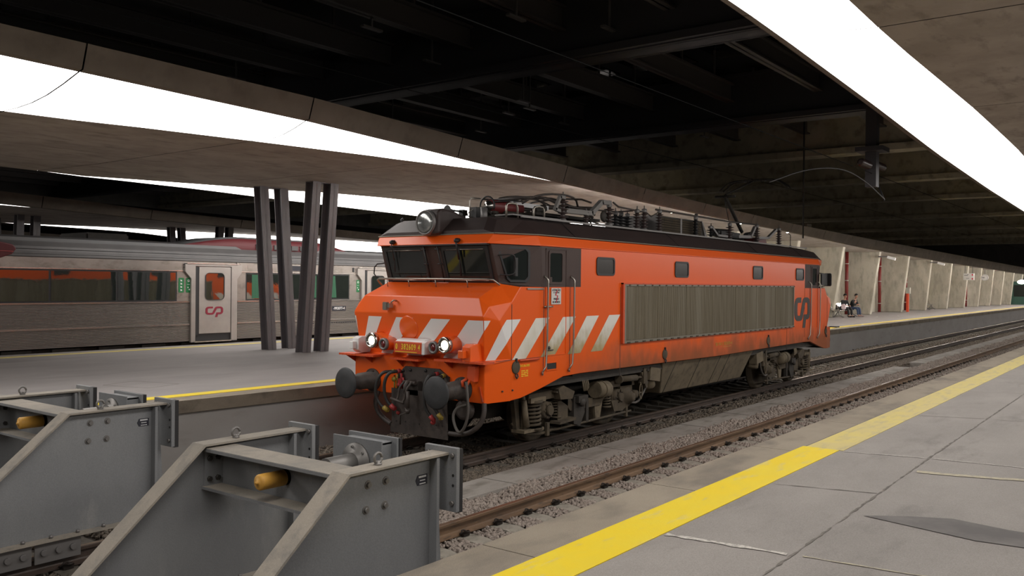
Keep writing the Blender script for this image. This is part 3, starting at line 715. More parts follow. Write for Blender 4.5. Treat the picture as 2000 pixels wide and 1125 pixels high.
# ================================================================== BUFFER STOPS
def bolt(b, c, ax, r=.018, h=.02):
    c = Vector(c); d = Vector(ax).normalized(); b.cyl(c, c+d*h, r, r*.9, 6)
def buffer_stop(label, loc):
    t = thing('buffer_stop', label, 'buffer stop', loc)
    # local frame: rails at y=+-.87, front (towards the train) +x, faces at x = 0 ; z=0 rail top
    for sg in (-1, 1):
        y = sg*.87; web = B()
        prof = [(-.04, .12), (-.12, 1.30), (-1.10, 1.30), (-2.45, .15), (-2.45, .12)]
        web.prism(prof, 'y', y-.012, y+.012)
        web.box(-.2, -.17, y-.09, y+.09, .2, 1.29)
        o = web.done('side_frame', 'galv', t)
        fl = B()
        fl.prism([(-.06, 1.30), (-1.10, 1.30), (-2.45, .15), (-2.46, .163), (-1.107, 1.318), (-.06, 1.318)], 'y', y-.09, y+.09)
        fl.box(-2.5, 0.0, y-.10, y+.10, .10, .125)
        fl.done('flange', 'galv_top', o)
        fp = B(); fp.box(-.06, -.02, y-.17, y+.17, .85, 1.36); 
        o2 = fp.done('face_plate', 'galv', t, bevel=.004)
        rp = B(); rp.box(-.02, .03, y-.16, y+.16, .84, 1.345); rp.done('rubber_pad', 'rubber', o2)
        for (dy, z) in ((.13, 1.30), (-.13, 1.30), (.13, .92), (-.13, .92)): bb = B(); bolt(bb, (-.06, y+dy, z), (-1, 0, 0), .022, .02); bb.done('bolt', 'bolt', o2)
        hb = B()
        for (dy, z) in ((.135, 1.14), (.135, 1.06)): hb.cyl((-.062, y+dy*sg*-1*sg, z), (-.06, y+dy*sg*-1*sg, z), .012, n=10)
        hb.done('bolt_hole', 'black', o2)
        for (x, z) in ((-.86, 1.19), (-.68, 1.19), (-.88, 1.01), (-.69, 1.01)):
            q = B(); bolt(q, (x, y-.012, z), (0, -1, 0), .022, .022); q.lathe((x, y-.012, z), (0, -1, 0), [(0, .034), (.004, .032)], 12); q.done('bolt', 'bolt', o)
        lb = B(); lb.lathe((-.75, y, 1.318), (0, 0, 1), [(0, .03), (.012, .03), (.013, .015), (.03, .014)], 12)
        lb.tube([(-.75+.038*math.cos(a), y, 1.368+.038*math.sin(a)) for a in [i*2*PI/16 for i in range(17)]], .011, 7); lb.done('lifting_eye', 'bolt', t)
        if sg == -1:
            pl = B(); pl.prism([(-.34, 1.09), (-.23, 1.09), (-.23, 1.17), (-.34, 1.17), (-.36, 1.13)], 'y', y-.016, y-.011); po = pl.done('maker_plate', 'ink', o)
            tx = B()
            for k, (w_, h_) in enumerate(((.085, .014), (.06, .007), (.07, .007))):
                for j in range(8 if k == 0 else 10):
                    n_ = 8 if k == 0 else 10
                    tx.box(-.285-w_/2+w_*j/n_, -.285-w_/2+w_*(j+.7)/n_, y-.0175, y-.0158, 1.148-.025*k, 1.148-.025*k+h_)
            tx.done('plate_lettering', 'white', po)
        # rail clamps below
        for k in range(5):
            cl = B()
            x0 = -2.35+k*.47
            if k == 3: continue
            cl.box(x0, x0+.44, y-.06, y+.06, .098, .102) if k == 0 else None; cl.box(x0, x0+.44, y-.06, y-.045, -.1, .10)
            for j in range(3): cl.cyl((x0+.08+j*.14, y-.06, .0), (x0+.08+j*.14, y-.085, .0), .032, .028, 12)
            cl.done('rail_clamp', 'grey', t)
        for k in range(9):
            for dy in (.06, -.06): cl = B(); bolt(cl, (-2.3+k*.26, y+dy, .125), (0, 0, 1), .02, .03); cl.done('bolt', 'grey', o)
    # cross beam
    cb = B(); cb.box(-1.09, -.80, -.855, .855, 1.255, 1.28); cb.box(-1.09, -.80, -.855, .855, .94, .962); cb.box(-.90, -.875, -.855, .855, .96, 1.256)
    o = cb.done('cross_beam', 'galv', t)
    tp = B(); tp.box(-1.085, -.805, -.85, .85, 1.2805, 1.283); tp.box(-1.085, -.91, -.85, .85, .962, .964); tp.done('dusty_flange_top', 'galv_top', o)
    for (ya, yb) in ((.835, .856), (-.856, -.835)): ep = B(); ep.box(-1.07, -.88, ya, yb, .93, 1.285); ep.done('end_plate', 'galv', t)
    for z in (1.19, 1.02):
        for x in (-1.03, -.95):
            q = B(); bolt(q, (x, .835, z), (0, -1, 0), .024, .02); q.done('bolt', 'dkbolt', t)
    # centre hydraulic buffer: yellow tail cap, cylinder, ram head
    cyl = B(); cyl.cyl((-.9, 0, 1.13), (-.3, 0, 1.13), .062, n=20); cyl.cyl((-.5, 0, 1.13), (-.16, 0, 1.13), .085, n=20); co = cyl.done('hydraulic_cylinder', 'bolt', t)
    cap = B(); cap.lathe((-.93, 0, 1.13), (-1, 0, 0), [(0, .062), (.22, .062), (.228, .058), (.235, .045), (.24, .012), (.255, .012), (.256, .001)], 24); cap.done('tail_cap', 'amber', t)
    hd = B(); hd.box(-.16, -.145, -.30, .30, .98, 1.34); hd.box(.02, .045, -.30, .30, .97, 1.345); hd.box(-.145, .02, -.24, .24, 1.29, 1.315); hd.box(-.145, .02, -.24, .24, 1.0, 1.02); hd.box(-.145, .02, -.24, -.225, 1.0, 1.31); hd.box(-.145, .02, .225, .24, 1.0, 1.31)
    ho = hd.done('ram_head', 'galv', t, bevel=.003)
    ri = B(); ri.lathe((-.16, 0, 1.13), (-1, 0, 0), [(0, .17), (.02, .165), (.02, .10), (.06, .09)], 28); ri.done('collar', 'bolt', ho)
    q = B(); q.box(.045, .075, -.31, .31, .97, 1.34); q.done('rubber_pad', 'rubber', ho)
    for k in range(6): a = k*PI/3+.3; q = B(); bolt(q, (-.178, .135*math.cos(a), 1.13+.135*math.sin(a)), (-1, 0, 0), .014, .014); q.done('bolt', 'bolt', ho)
    return t
buffer_stop('grey steel buffer stop in the bottom foreground, in front of the empty track', (-4.18, -4.03, 0))
s1 = buffer_stop('grey steel buffer stop at the left edge, facing the orange locomotive', (-4.18, 0, .03))

# ================================================================== LOCOMOTIVE
loco = thing('locomotive', 'orange electric locomotive with white diagonal stripes, brown roof and lit headlights', 'locomotive', (0, 0, 0))
LX = 17.48
HW = 1.48
# body shell sections; symmetric front to rear
def sect(x, hw, zl, pts=None): return x
A_ = (1.19, 1.21, 2.67); Bn = (.68, 1.24, 2.45); Cn = (.585, 1.40, 2.17); Dn = (.70, 1.33, 1.50)
def mir(p, sy, rear):
    x, y, z = p; return ((LX-x) if rear else x, y*sy, z)
body = B(); body.mi = 0
def quad(pts, mi=0):
    body.mi = mi; fs = []
    for rear in (False, True):
        for sy in (-1, 1):
            q = [mir(p, sy, rear) for p in pts]
            f = body.poly(q, flip=False)
            fs.append(f)
    return fs
def center_quad(pa, pb, mi=0, seg=1):
    """spans from -y to +y between two profile points"""
    for rear in (False, True):
        q = [mir(pa, -1, rear), mir(pb, -1, rear), mir(pb, 1, rear), mir(pa, 1, rear)]
        body.mi = mi; body.poly(q)
P1 = (.70, 1.415, 2.315); S0 = (1.17, HW, 1.50); S1 = (.87, HW, 2.10); S1b = (1.17, HW, 2.10); S2 = (1.17, HW, 2.38); S3 = (1.40, HW, 2.62)
# nose
center_quad(A_, Bn); center_quad(Bn, Cn); center_quad(Cn, Dn)
quad([A_, Bn, P1]); quad([A_, P1, S2]); quad([A_, S2, S3]); quad([Bn, Cn, P1]); quad([Cn, S1, P1]); quad([P1, S1, S2]); quad([S1, S1b, S2]); quad([S1, S0, S1b]); quad([Cn, Dn, S0, S1])
# headstock block
H0t = (.62, 1.40, 1.47); H0b = (.62, 1.40, .87); H1t = (1.17, HW, 1.50); H1b = (1.17, HW, .87)
center_quad(H0t, H0b); quad([H0t, H0b, H1b, H1t]); center_quad(Dn, H0t); quad([Dn, H0t, H1t]); center_quad(H0b, (.62+.5, 1.40, .87))
# side panels below the dark band : valance outline
half = LX/2
low = [(1.17, .87), (1.42, .885), (1.95, .985), (2.6, 1.13), (3.2, 1.145), (half, 1.10)]
def zside(x):
    return interp(low, x if x < half else LX-x)[0]
xs = [1.17, 1.42, 1.95, 2.6, 3.11, 4.45, 6, half, LX-6, LX-4.45, LX-3.11, LX-2.6, LX-1.95, LX-1.42, LX-1.17]
for sy in (-1, 1):
    for a, c in zip(xs, xs[1:]):
        body.mi = 0
        body.poly([(a, sy*HW, zside(a)), (c, sy*HW, zside(c)), (c, sy*HW, 2.10), (a, sy*HW, 2.10)])
    body.poly([(1.17, sy*HW, 2.1), (LX-1.17, sy*HW, 2.1), (LX-1.17, sy*HW, 2.38), (1.17, sy*HW, 2.38)])
    body.poly([(1.17, sy*HW, 2.38), (LX-1.17, sy*HW, 2.38), (LX-1.40, sy*HW, 2.62), (1.40, sy*HW, 2.62)])
    body.mi = 0
    body.poly([(3.11, sy*HW, 2.62), (LX-3.11, sy*HW, 2.62), (LX-3.11, sy*HW, 3.28), (3.11, sy*HW, 3.28)])
    # lower return
    for a, c in zip(xs, xs[1:]):
        body.poly([(a, sy*HW, zside(a)), (c, sy*HW, zside(c)), (c, sy*(HW-.06), zside(c)), (a, sy*(HW-.06), zside(a))])
# cab band (maroon)
CT = (.99, 1.20, 3.28)      # windscreen top corner (set back under the lip)
K0 = (1.95, HW, 2.62); K1 = (1.95, HW, 3.28)
for rear in (False, True):
    for sy in (-1, 1):
        body.mi = 1
        body.poly([mir(p, sy, rear) for p in [A_, K0, K1, CT]])
        body.poly([mir(p, sy, rear) for p in [A_, S3, K0]])
        body.poly([mir(p, sy, rear) for p in [(1.95, HW, 2.62), (3.11, HW, 2.62), (3.11, HW, 3.28), (1.95, HW, 3.28)]])
    body.mi = 1; body.poly([mir((A_[0], A_[1], A_[2]), -1, rear), mir(A_, 1, rear), mir(CT, 1, rear), mir(CT, -1, rear)])
# orange lip and cant rail
L0 = (.90, 1.20, 3.28); L1 = (1.00, 1.25, 3.43); L2 = (1.9, 1.50, 3.275); L3 = (1.9, 1.435, 3.44); 
for rear in (False, True):
    for sy in (-1, 1):
        body.mi = 0
        body.poly([mir(p, sy, rear) for p in [L0, L2, L3, L1]])
        body.poly([mir(p, sy, rear) for p in [L0, CT, K1, L2]])
    body.poly([mir(L0, -1, rear), mir(L0, 1, rear), mir(L1, 1, rear), mir(L1, -1, rear)])
    body.poly([mir(L0, -1, rear), mir(L0, 1, rear), mir(CT, 1, rear), mir(CT, -1, rear)])
for sy in (-1, 1):
    body.poly([(1.9, sy*1.50, 3.275), (LX-1.9, sy*1.50, 3.275), (LX-1.9, sy*1.435, 3.44), (1.9, sy*1.435, 3.44)])
    body.poly([(1.9, sy*1.50, 3.275), (LX-1.9, sy*1.50, 3.275), (LX-1.9, sy*HW, 3.27), (1.9, sy*HW, 3.27)])
bmesh.ops.remove_doubles(body.bm, verts=body.bm.verts, dist=.0015)
bmesh.ops.recalc_face_normals(body.bm, faces=body.bm.faces)
# crisp diagonal stripes (paint) just proud of the panels
nfront = (Vector(Dn)-Vector(Cn)).cross(Vector((0, 1, 0))); nfront.normalize()
if nfront.x > 0: nfront = -nfront
def fr(y, t):   # point on lower nose, t: 0 bottom..1 top ; z 1.50..2.11
    z = 1.505+t*(2.11-1.505); k = (z-Dn[2])/(Cn[2]-Dn[2]); return Vector((Dn[0]+(Cn[0]-Dn[0])*k, y, z))+nfront*.004
body.mi = 2
for rear in (False, True):
    for (t0, t1, b1, b0) in ((1.055, .748, 1.13, 1.33), (.418, .045, .604, .858), (-.343, -.735, -.08, .274)):
        n = 1 if b0 <= 1.3 else 1
        q = [fr(t0, 1), fr(t1, 1), fr(b1, 0), fr(min(b0, 1.31), 0)]
        if rear: q = [Vector((LX-p.x, -p.y, p.z)) for p in q]
        body.poly(q)
    q = [fr(-1.10, 1), fr(-1.388, 1), fr(-1.375, .72), fr(-1.20, .35), fr(-.865, 0), fr(-.509, 0)]
    if rear: q = [Vector((LX-p.x, -p.y, p.z)) for p in q]
    body.poly(q)
    # piece at far left edge
    q = [fr(1.385, 1), fr(1.36, 1), fr(1.345, .55)]
    if rear: q = [Vector((LX-p.x, -p.y, p.z)) for p in q]
    body.poly(q)
# stripe that wraps the nose corner: side part, then cheek part
nch = (Vector(Dn)-Vector(Cn)).cross(Vector(S0)-Vector(Dn)).normalized()
if nch.y < 0: nch = -nch
def ck(x, z, rear=False):   # point on the cheek plane (left side), mirrored to the right side
    y = Dn[1]-(nch.x*(x-Dn[0])+nch.z*(z-Dn[2]))/nch.y
    p = Vector((x, y, z))+nch*.004; p.y = -p.y
    if rear: p.x = LX-p.x; p.y = -p.y
    return p
for rear in (False, True):
    def sd(x, z): return Vector((LX-x, HW+.004, z)) if rear else Vector((x, -HW-.004, z))
    body.mi = 2
    body.poly([sd(1.04, 2.115), sd(1.40, 2.115), sd(1.05, 1.76), sd(.925, 2.0)])
    body.poly([ck(.925, 2.0, rear), ck(1.05, 1.76, rear), ck(.885, 1.505, rear), ck(.715, 1.505, rear)])
    body.poly([ck(.60, 2.11, rear), ck(.712, 2.11, rear), ck(.675, 2.03, rear), ck(.628, 1.955, rear)])
body.mi = 3
for (a, c, d, e) in ((1.80, 2.18, 1.54, 1.19), (2.57, 2.96, 2.33, 1.94), (3.30, 3.70, 3.11, 2.72), (4.05, 4.44, 3.82, 3.44)):
    body.poly([(a, -HW-.004, 2.12), (c, -HW-.004, 2.12), (d, -HW-.004, 1.495), (e, -HW-.004, 1.495)])
    body.poly([(LX-a, HW+.004, 2.12), (LX-c, HW+.004, 2.12), (LX-d, HW+.004, 1.495), (LX-e, HW+.004, 1.495)])
# stripe end seen on the far nose
def ckr(x, z): p = ck(x, z); p.x = LX-p.x; return p
body.mi = 3; body.poly([ckr(.60, 2.08), ckr(.72, 1.52), ckr(.95, 1.52)])
for f in body.bm.faces: f.normal_update()
body_o = body.done('car_body', ['orange', 'maroon', 'white_p', 'white_d'], loco)
bv = body_o.modifiers.new('bevel', 'BEVEL'); bv.width = .035; bv.segments = 3; bv.limit_method = 'ANGLE'; bv.angle_limit = math.radians(11); bv.use_clamp_overlap = True
# seams and small body fittings -------------------------------------------------
q = B()
for x in (1.172, 2.02, 2.78, 4.45, LX-4.45, LX-3.11, LX-2.7, LX-2.0, LX-1.172):
    q.box(x-.005, x+.005, -HW-.0045, -HW+.01, (1.0 if x in (4.45, LX-4.45) else 1.5 if abs(x-8.74) > 7.4 else 1.28), (2.62 if abs(x-8.74) < 7 else 2.35))
q.box(.8, 2.02, -HW-.003, -HW+.01, 1.492, 1.498)
q.done('panel_seam', 'wood', loco)
# roof
rf = B()
RF = [(.995, 1.255, 3.43), (1.9, 1.44, 3.44)]
def roof_ring(x, hw, zt, ht, rear=False):
    X = LX-x if rear else x; return [(X, -hw, 3.435), (X, -ht, zt), (X, -ht+.18, zt+.05), (X, ht-.18, zt+.05), (X, ht, zt), (X, hw, 3.435)]
prof = [(1.0, 1.25, 3.45, 1.23), (1.26, 1.30, 3.665, 1.10), (1.95, 1.44, 3.70, 1.10), (half, 1.44, 3.73, 1.10)]
rings = [roof_ring(p[0], p[1], p[2], p[3]) for p in prof]+[roof_ring(p[0], p[1], p[2], p[3], True) for p in prof[-2::-1]]
vr = [[rf.v(p) for p in r] for r in rings]
for r0, r1 in zip(vr, vr[1:]):
    for j in range(5): rf.f([r0[j], r1[j], r1[j+1], r0[j+1]])
rf.f(vr[0]); rf.f(vr[-1][::-1])
bmesh.ops.recalc_face_normals(rf.bm, faces=rf.bm.faces)
roof = rf.done('roof', 'roofp', loco)
q = B()
for x in (3.05, 6.95, 11.2, 14.4):
    for sy in (-1,): q.prism([(sy*1.443, 3.44), (sy*1.10, 3.735), (sy*1.095, 3.73), (sy*1.435, 3.43)], 'x', x-.006, x+.006)
q.done('roof_seam', 'black', roof)
q = B(); q.tube([(1.0, -1.275, 3.44), (1.9, -1.455, 3.452), (LX-1.9, -1.455, 3.452)], .011, 6); q.tube([(1.0, -1.26, 3.44), (1.0, 1.26, 3.44)], .011, 6); q.done('gutter', 'grille_f', roof)
q = B(); q.box(1.9, LX-1.9, -1.115, -1.085, 3.745, 3.775); q.box(1.9, LX-1.9, 1.085, 1.115, 3.745, 3.775); q.done('roof_edge_trim', 'grey', roof)
# thin running board along the roof
q = B(); q.box(1.9, 3.3, -.93, -.55, 3.79, 3.81); q.done('roof_walkway', 'grey', roof)
# central headlamp housing
q = B()
pr_ = [(.88, 3.44), (.90, 3.79), (.96, 3.85), (1.06, 3.87), (1.18, 3.865), (1.32, 3.84), (1.48, 3.795), (1.66, 3.74), (1.75, 3.70), (1.75, 3.44)]
for (ys, sc) in (((-.20, .20), 1),):
    q.prism(pr_, 'y', ys[0], ys[1])
hl = q.done('headlamp_housing', 'roofp', loco, bevel=.05)
q = B(); q.lathe((.885, .05, 3.635), (-1, 0, 0), [(-.2, .19), (.0, .205), (.02, .205), (.045, .195), (.045, .178), (.03, .175)], 32); q.done('lamp_rim', 'grey', hl)
q = B(); q.lathe((.885, .05, 3.635), (-1, 0, 0), [(.03, .177), (.045, .14), (.055, .08), (.058, .001)], 32); q.done('lamp_glass', 'lamp_off', hl)
# bright sloping plate left of the lamp
q = B()
for yy in ((.30, 1.06),): q.prism([(yy[0], 0), (yy[1], 0)], 'x', 0, 0) if False else None
q.poly([(1.035, .24, 3.485), (1.035, 1.17, 3.485), (1.245, 1.07, 3.66), (1.245, .24, 3.66)]); q.poly([(1.03, .24, 3.487), (1.03, 1.17, 3.487), (1.24, 1.07, 3.662), (1.24, .24, 3.662)])
q.done('front_roof_panel', 'roofp', roof)

# windscreens ------------------------------------------------------------------
def wsp(y, t, off=.0):  # on windscreen plane; t 0 bottom .. 1 top
    z = 2.69+t*(3.255-2.69); k = (z-A_[2])/(CT[2]-A_[2]); x = A_[0]+(CT[0]-A_[0])*k
    return Vector((x-off, y, z))
def windscreen(ya, yb, rear=False):
    fr_ = B(); g = B()
    def P(y, t, off):
        p = wsp(y, t, off); return Vector((LX-p.x, -p.y, p.z)) if rear else p
    o = [(ya, 0), (yb, 0), (yb, 1), (ya, 1)]; m_ = .055; mt = .09
    sg = 1 if yb > ya else -1
    i = [(ya+sg*m_, mt), (yb-sg*m_, mt), (yb-sg*m_, 1-mt*1.4), (ya+sg*m_, 1-mt*1.4)]
    for k in range(4):
        j = (k+1) % 4
        fr_.poly([P(*o[k], .022), P(*o[j], .022), P(*i[j], .022), P(*i[k], .022)]); fr_.poly([P(*i[k], .022), P(*i[j], .022), P(*i[j], .004), P(*i[k], .004)]); fr_.poly([P(*o[k], .022), P(*o[j], .022), P(*o[j], .0), P(*o[k], .0)])
    bmesh.ops.recalc_face_normals(fr_.bm, faces=fr_.bm.faces)
    fo = fr_.done('windscreen', 'seal', loco)
    g.poly([P(*p, .008) for p in i]); g.done('glass_pane', 'glass', fo)
    e = B(); e.tube([P(ya+sg*.08, .035, .028), P(yb-sg*.08, .035, .028)], .008, 6); e.tube([P(ya+sg*.08, .9, .028), P(yb-sg*.12, .9, .028)], .007, 6); e.done('glazing_trim', 'steel', fo)
    return fo
for rear in (False, True):
    windscreen(.20, 1.13, rear); windscreen(-1.13, -.16, rear)
# hinged frame rods either side of the centre pillar
for yv in (.17, -.13):
    q = B(); q.tube([wsp(yv, -.02, .05), wsp(yv, 1.0, .05)], .014, 6)
    for t in (.1, .5, .92): q.tube([wsp(yv-.03, t, .04), wsp(yv+.05, t, .07)], .012, 6)
    q.done('hinge_rod', 'black', loco)
# wipers
for (y0, y1, wd) in ((.82, .93, .008), (-.60, -.52, .016)):
    q = B(); top = wsp(y0, 1.06, .13); top.z = 3.34
    q.lathe(top+Vector((.08, 0, 0)), (-1, 0, -.1), [(0, .035), (.05, .04), (.09, .03), (.1, .005)], 12)
    mid = wsp(y0+(y1-y0)*.5, .62, .08); q.tube([top, mid], wd, 6)
    q.done('wiper', 'black', loco)
    q = B(); q.tube([mid+Vector((0, 0, .16)), wsp(y1, .16 if y0 < 0 else .28, .06)], wd*1.1, 6); q.done('wiper_blade', 'rubber', loco)
# handrail under the windscreen
q = B(); zr = 2.73
q.tube([(1.15, 1.33, 2.62), (1.02, 1.30, zr-.02), (1.0, 1.24, zr), (1.0, 0, zr), (1.0, -1.13, zr), (1.04, -1.22, zr-.01), (1.12, -1.28, 2.64)], .016, 8)
for y in (1.05, .55, -.05, -.72): q.tube([(1.0, y, zr), (1.02, y, 2.60)], .01, 6)
q.done('front_handrail', 'steel', loco)
# side windows
def side_window(x0, x1, z0, z1, y=-HW, name='side_window', r=.07, parent=loco, fr=.035, face=None, gm='glass'):
    w_ = B(); o = rrect(x0, x1, z0, z1, r); i = rrect(x0+fr, x1-fr, z0+fr, z1-fr, r*.6); s_ = face or (-1 if y < 0 else 1)
    ring_plate(w_, o, i, y+s_*.018, y-s_*.005); wo = w_.done(name, 'seal', parent)
    g = B(); g.prism(i, 'y', y+s_*.006, y+s_*.002); g.done('glass_pane', 'glass_s' if gm == 'glass' else gm, wo); return wo
for x0 in (3.60, 6.60, LX-7.24+.45, LX-4.24+.41):
    side_window(x0, x0+.62, 2.825, 3.15)
for x0 in (3.2, 6.2, 10.2, 13.2): side_window(x0, x0+.62, 2.825, 3.15, HW)
# cab side windows (on slightly tapering cab wall)
def cabwall(x, z, off=0.):
    k = max(0, min(1, (1.95-x)/(1.95-1.1))); return -(HW-(HW-1.205)*k)-off
def cabwindow(rear=False):
    w_ = B(); pts = [(1.20, 3.24), (1.66, 3.24), (1.72, 3.18), (1.72, 2.75), (1.66, 2.69), (1.36, 2.69), (1.30, 2.74), (1.14, 3.16), (1.14, 3.2)]
    cx = sum(p[0] for p in pts)/len(pts); cz = sum(p[1] for p in pts)/len(pts)
    inn = [(cx+(p[0]-cx)*.86, cz+(p[1]-cz)*.88) for p in pts]
    def P(p, off):
        v_ = Vector((p[0], cabwall(p[0], p[1])-off, p[1])); return Vector((LX-v_.x, v_.y, v_.z)) if rear else v_
    n = len(pts)
    for k in range(n):
        j = (k+1) % n; w_.poly([P(pts[k], .016), P(pts[j], .016), P(inn[j], .016), P(inn[k], .016)]); w_.poly([P(pts[k], .016), P(pts[j], .016), P(pts[j], -.01), P(pts[k], -.01)])
    bmesh.ops.recalc_face_normals(w_.bm, faces=w_.bm.faces)
    wo = w_.done('cab_side_window', 'seal', loco)
    g = B(); g.poly([P(p, .005) for p in inn]); g.done('glass_pane', 'glass', wo)
cabwindow(); cabwindow(True)
# mirror brackets, front one nearly edge-on
q = B(); q.tube([(1.10, -1.25, 3.10), (1.22, -1.42, 3.12), (1.30, -1.44, 3.09), (1.32, -1.44, 2.86), (1.26, -1.42, 2.80), (1.14, -1.26, 2.80)], .012, 7, 1)
q.box(1.335, 1.40, -1.42, -1.38, 2.78, 3.07); q.done('mirror', 'black', loco, bevel=.006)
q = B(); q.box(LX-2.0, LX-1.5, -1.58, -1.54, 2.70, 3.04, .02); q.box(LX-1.42, LX-1.34, -1.66, -1.46, 2.68, 3.05, .02); q.tube([(LX-1.9, -1.47, 3.05), (LX-1.5, -1.57, 3.02), (LX-1.5, -1.57, 2.7), (LX-1.9, -1.47, 2.65)], .014, 6); q.done('mirror', 'black', loco)
q = B(); q.tube([(1.13, 1.23, 3.0), (1.05, 1.40, 2.98), (1.05, 1.42, 2.76), (1.13, 1.25, 2.74)], .012, 6, 1); q.done('mirror', 'black', loco)
# cab doors
def cab_door(x0, rear=False):
    X = (lambda x: LX-x) if rear else (lambda x: x)
    d = B(); xa, xb = sorted((X(2.06), X(2.66)))
    for (u0, u1, v0, v1) in ((xa, xa+.012, 1.5, 2.62), (xb-.012, xb, 1.5, 2.62), (xa, xb, 1.5, 1.515)): d.box(u0, u1, -HW-.009, -HW+.01, v0, v1)
    d.mi = 1
    for (u0, u1, v0, v1) in ((xa, xa+.012, 2.62, 3.24), (xb-.012, xb, 2.62, 3.24), (xa, xb, 3.225, 3.24)): d.box(u0, u1, -HW-.009, -HW+.01, v0, v1)
    do = d.done('cab_door', ['orange', 'maroon'], loco)
    w_ = B(); xa, xb = sorted((X(2.15), X(2.54))); ring_plate(w_, rrect(xa-.02, xb+.02, 2.66, 3.21, .05), rrect(xa+.02, xb-.02, 2.70, 3.17, .04), -HW-.016, -HW+.004)
    wo = w_.done('door_window', 'maroon', do); g = B(); g.prism(rrect(xa+.02, xb-.02, 2.70, 3.17, .04), 'y', -HW-.006, -HW-.003); g.done('glass_pane', 'glass', wo)
    if not rear:
        h = B(); h.tube([(2.0, -HW-.02, 2.30), (2.12, -HW-.05, 2.30), (2.2, -HW-.05, 2.30)], .014, 6); h.done('door_handle', 'steel', do)
    for x in (2.02, 2.79):
        r_ = B(); x_ = X(x); yo = -HW-.07
        r_.tube([(x_, -HW, 2.80), (x_+.02, yo, 2.74), (x_+.02, yo, 2.66), (x_+.0, yo, 1.36), (x_-.06, yo+.02, 1.28), (x_-.06, -HW-.01, 1.22)], .016, 8, 1); r_.cyl((x_-.06, -HW-.03, 1.20), (x_-.06, -HW-.03, 1.27), .016, n=8)
        r_.done('door_handrail', 'steel', loco)
cab_door(2.1); cab_door(2.1, True)
q = B(); q.box(1.55, 2.0, -HW-.02, -HW, 2.575, 2.60); q.done('rain_strip', 'steel', loco)
# black strip painted in as the gutter lip's shadow, above the cab band
q = B(); q.prism([(.91, 3.262), (.91, 3.28), (1.02, 3.28), (1.02, 3.262)], 'y', -1.18, .9); q.done('lip_trim', 'black', loco)
# warning sign on door
q = B(); q.box(2.21, 2.49, -HW-.016, -HW-.01, 2.335, 2.60, .0); sg_o = q.done('warning_sign', 'sign_w', loco)
sg_o['label'] = 'white warning sign with red lightning bolt'
text_mesh('ATENÇÃO', .05, 'sign_lettering', 'ink', sg_o, (2.35, -HW-.017, 2.565), bold=.001)
text_mesh('À CATENÁRIA', .028, 'sign_lettering', 'ink', sg_o, (2.35, -HW-.017, 2.525))
text_mesh('PERIGO', .045, 'sign_lettering', 'ink', sg_o, (2.35, -HW-.017, 2.42), bold=.001)
text_mesh('DE MORTE', .045, 'sign_lettering', 'ink', sg_o, (2.35, -HW-.017, 2.37), bold=.001)
q = B()
ribbon(q, [(2.375, 2.565), (2.325, 2.485), (2.385, 2.475), (2.345, 2.36)], .017, lambda u, v_, tt: (u, tt, v_), -HW-.021, -HW-.019)
q.done('lightning_symbol', 'sign_red', sg_o)
# side filter grille
GX0, GX1 = 4.53, 13.43
def side_grille(sy):
    def bx(q, x0, x1, a_, c_, z0, z1): ya, yb = sorted((sy*a_, sy*c_)); q.box(x0, x1, ya, yb, z0, z1)
    g0, g1 = (GX0, GX1) if sy < 0 else (LX-GX1, LX-GX0)
    q = B(); ring_plate(q, [(g0, 1.585), (g1, 1.585), (g1, 2.675), (g0, 2.675)], [(g0+.05, 1.635), (g1-.05, 1.635), (g1-.05, 2.64), (g0+.05, 2.64)], sy*(HW+.05), sy*(HW-.01))
    gr_o = q.done('filter_grille_frame', 'grille_f', loco)
    npan = 7
    for k in range(npan):
        a = g0+.05+(g1-g0-.1)*k/npan; c = g0+.05+(g1-g0-.1)*(k+1)/npan
        q = B(); x = a+.004; bx(q, a, c, HW-.0, HW+.014, 1.63, 2.65)
        while x < c-.012:
            bx(q, x, x+.015, HW+.010, HW+.034, 1.64, 2.64); x += .030 if sy < 0 else .06
        bx(q, a-.006, a+.006, HW+.01, HW+.044, 1.63, 2.645)
        q.done('filter_panel', 'grille', gr_o)
    q = B(); x = g0+.1
    while x < g1-.1:
        bx(q, x, x+.10, HW+.05, HW+.062, 1.59, 1.61); bx(q, x+.05, x+.10, HW+.05, HW+.062, 2.65, 2.67); x += .29
    q.done('grille_clip', 'mud', gr_o)['kind'] = 'stuff'
side_grille(-1); side_grille(1)
q = B(); q.box(GX0-.06, GX0, -HW-.05, -HW, 1.585, 2.70); q.box(GX0-.06, GX1, -HW-.055, -HW, 2.675, 2.70); q.done('grille_surround', 'orange_dirt', loco)
# CP emblem, side texts
q = B(); logo(q, 13.55, 1.52, 1.30, .86, -HW, k=1.5, sq=.92); q.done('emblem', 'logo_dark', loco)
q = B(); b_ = q; logo(b_, 2.9, 1.52, 1.22, .84, HW+.004); q.done('emblem', 'logo_dark', loco)
text_mesh('90 94 0 382609-4', .11, 'number_lettering', 'side_yellow', loco, (9.05, -HW-.004, 1.36), sx=1.15)
q = B(); q.box(9.0, 9.45, -HW-.005, -HW, 1.288, 1.297); q.done('number_underline', 'side_yellow', loco)
text_mesh('EX2.06.2005', .05, 'small_lettering', 'num_yellow', loco, (1.52, -HW-.004, 1.385))
q = B()
for k in range(4):
    for j in range(9):
        if (k*3+j) % 7 != 5: q.box(1.43+j*.02, 1.443+j*.02, -HW-.0045, -HW, 1.30-k*.028, 1.315-k*.028)
q.done('small_lettering', 'num_yellow', loco)
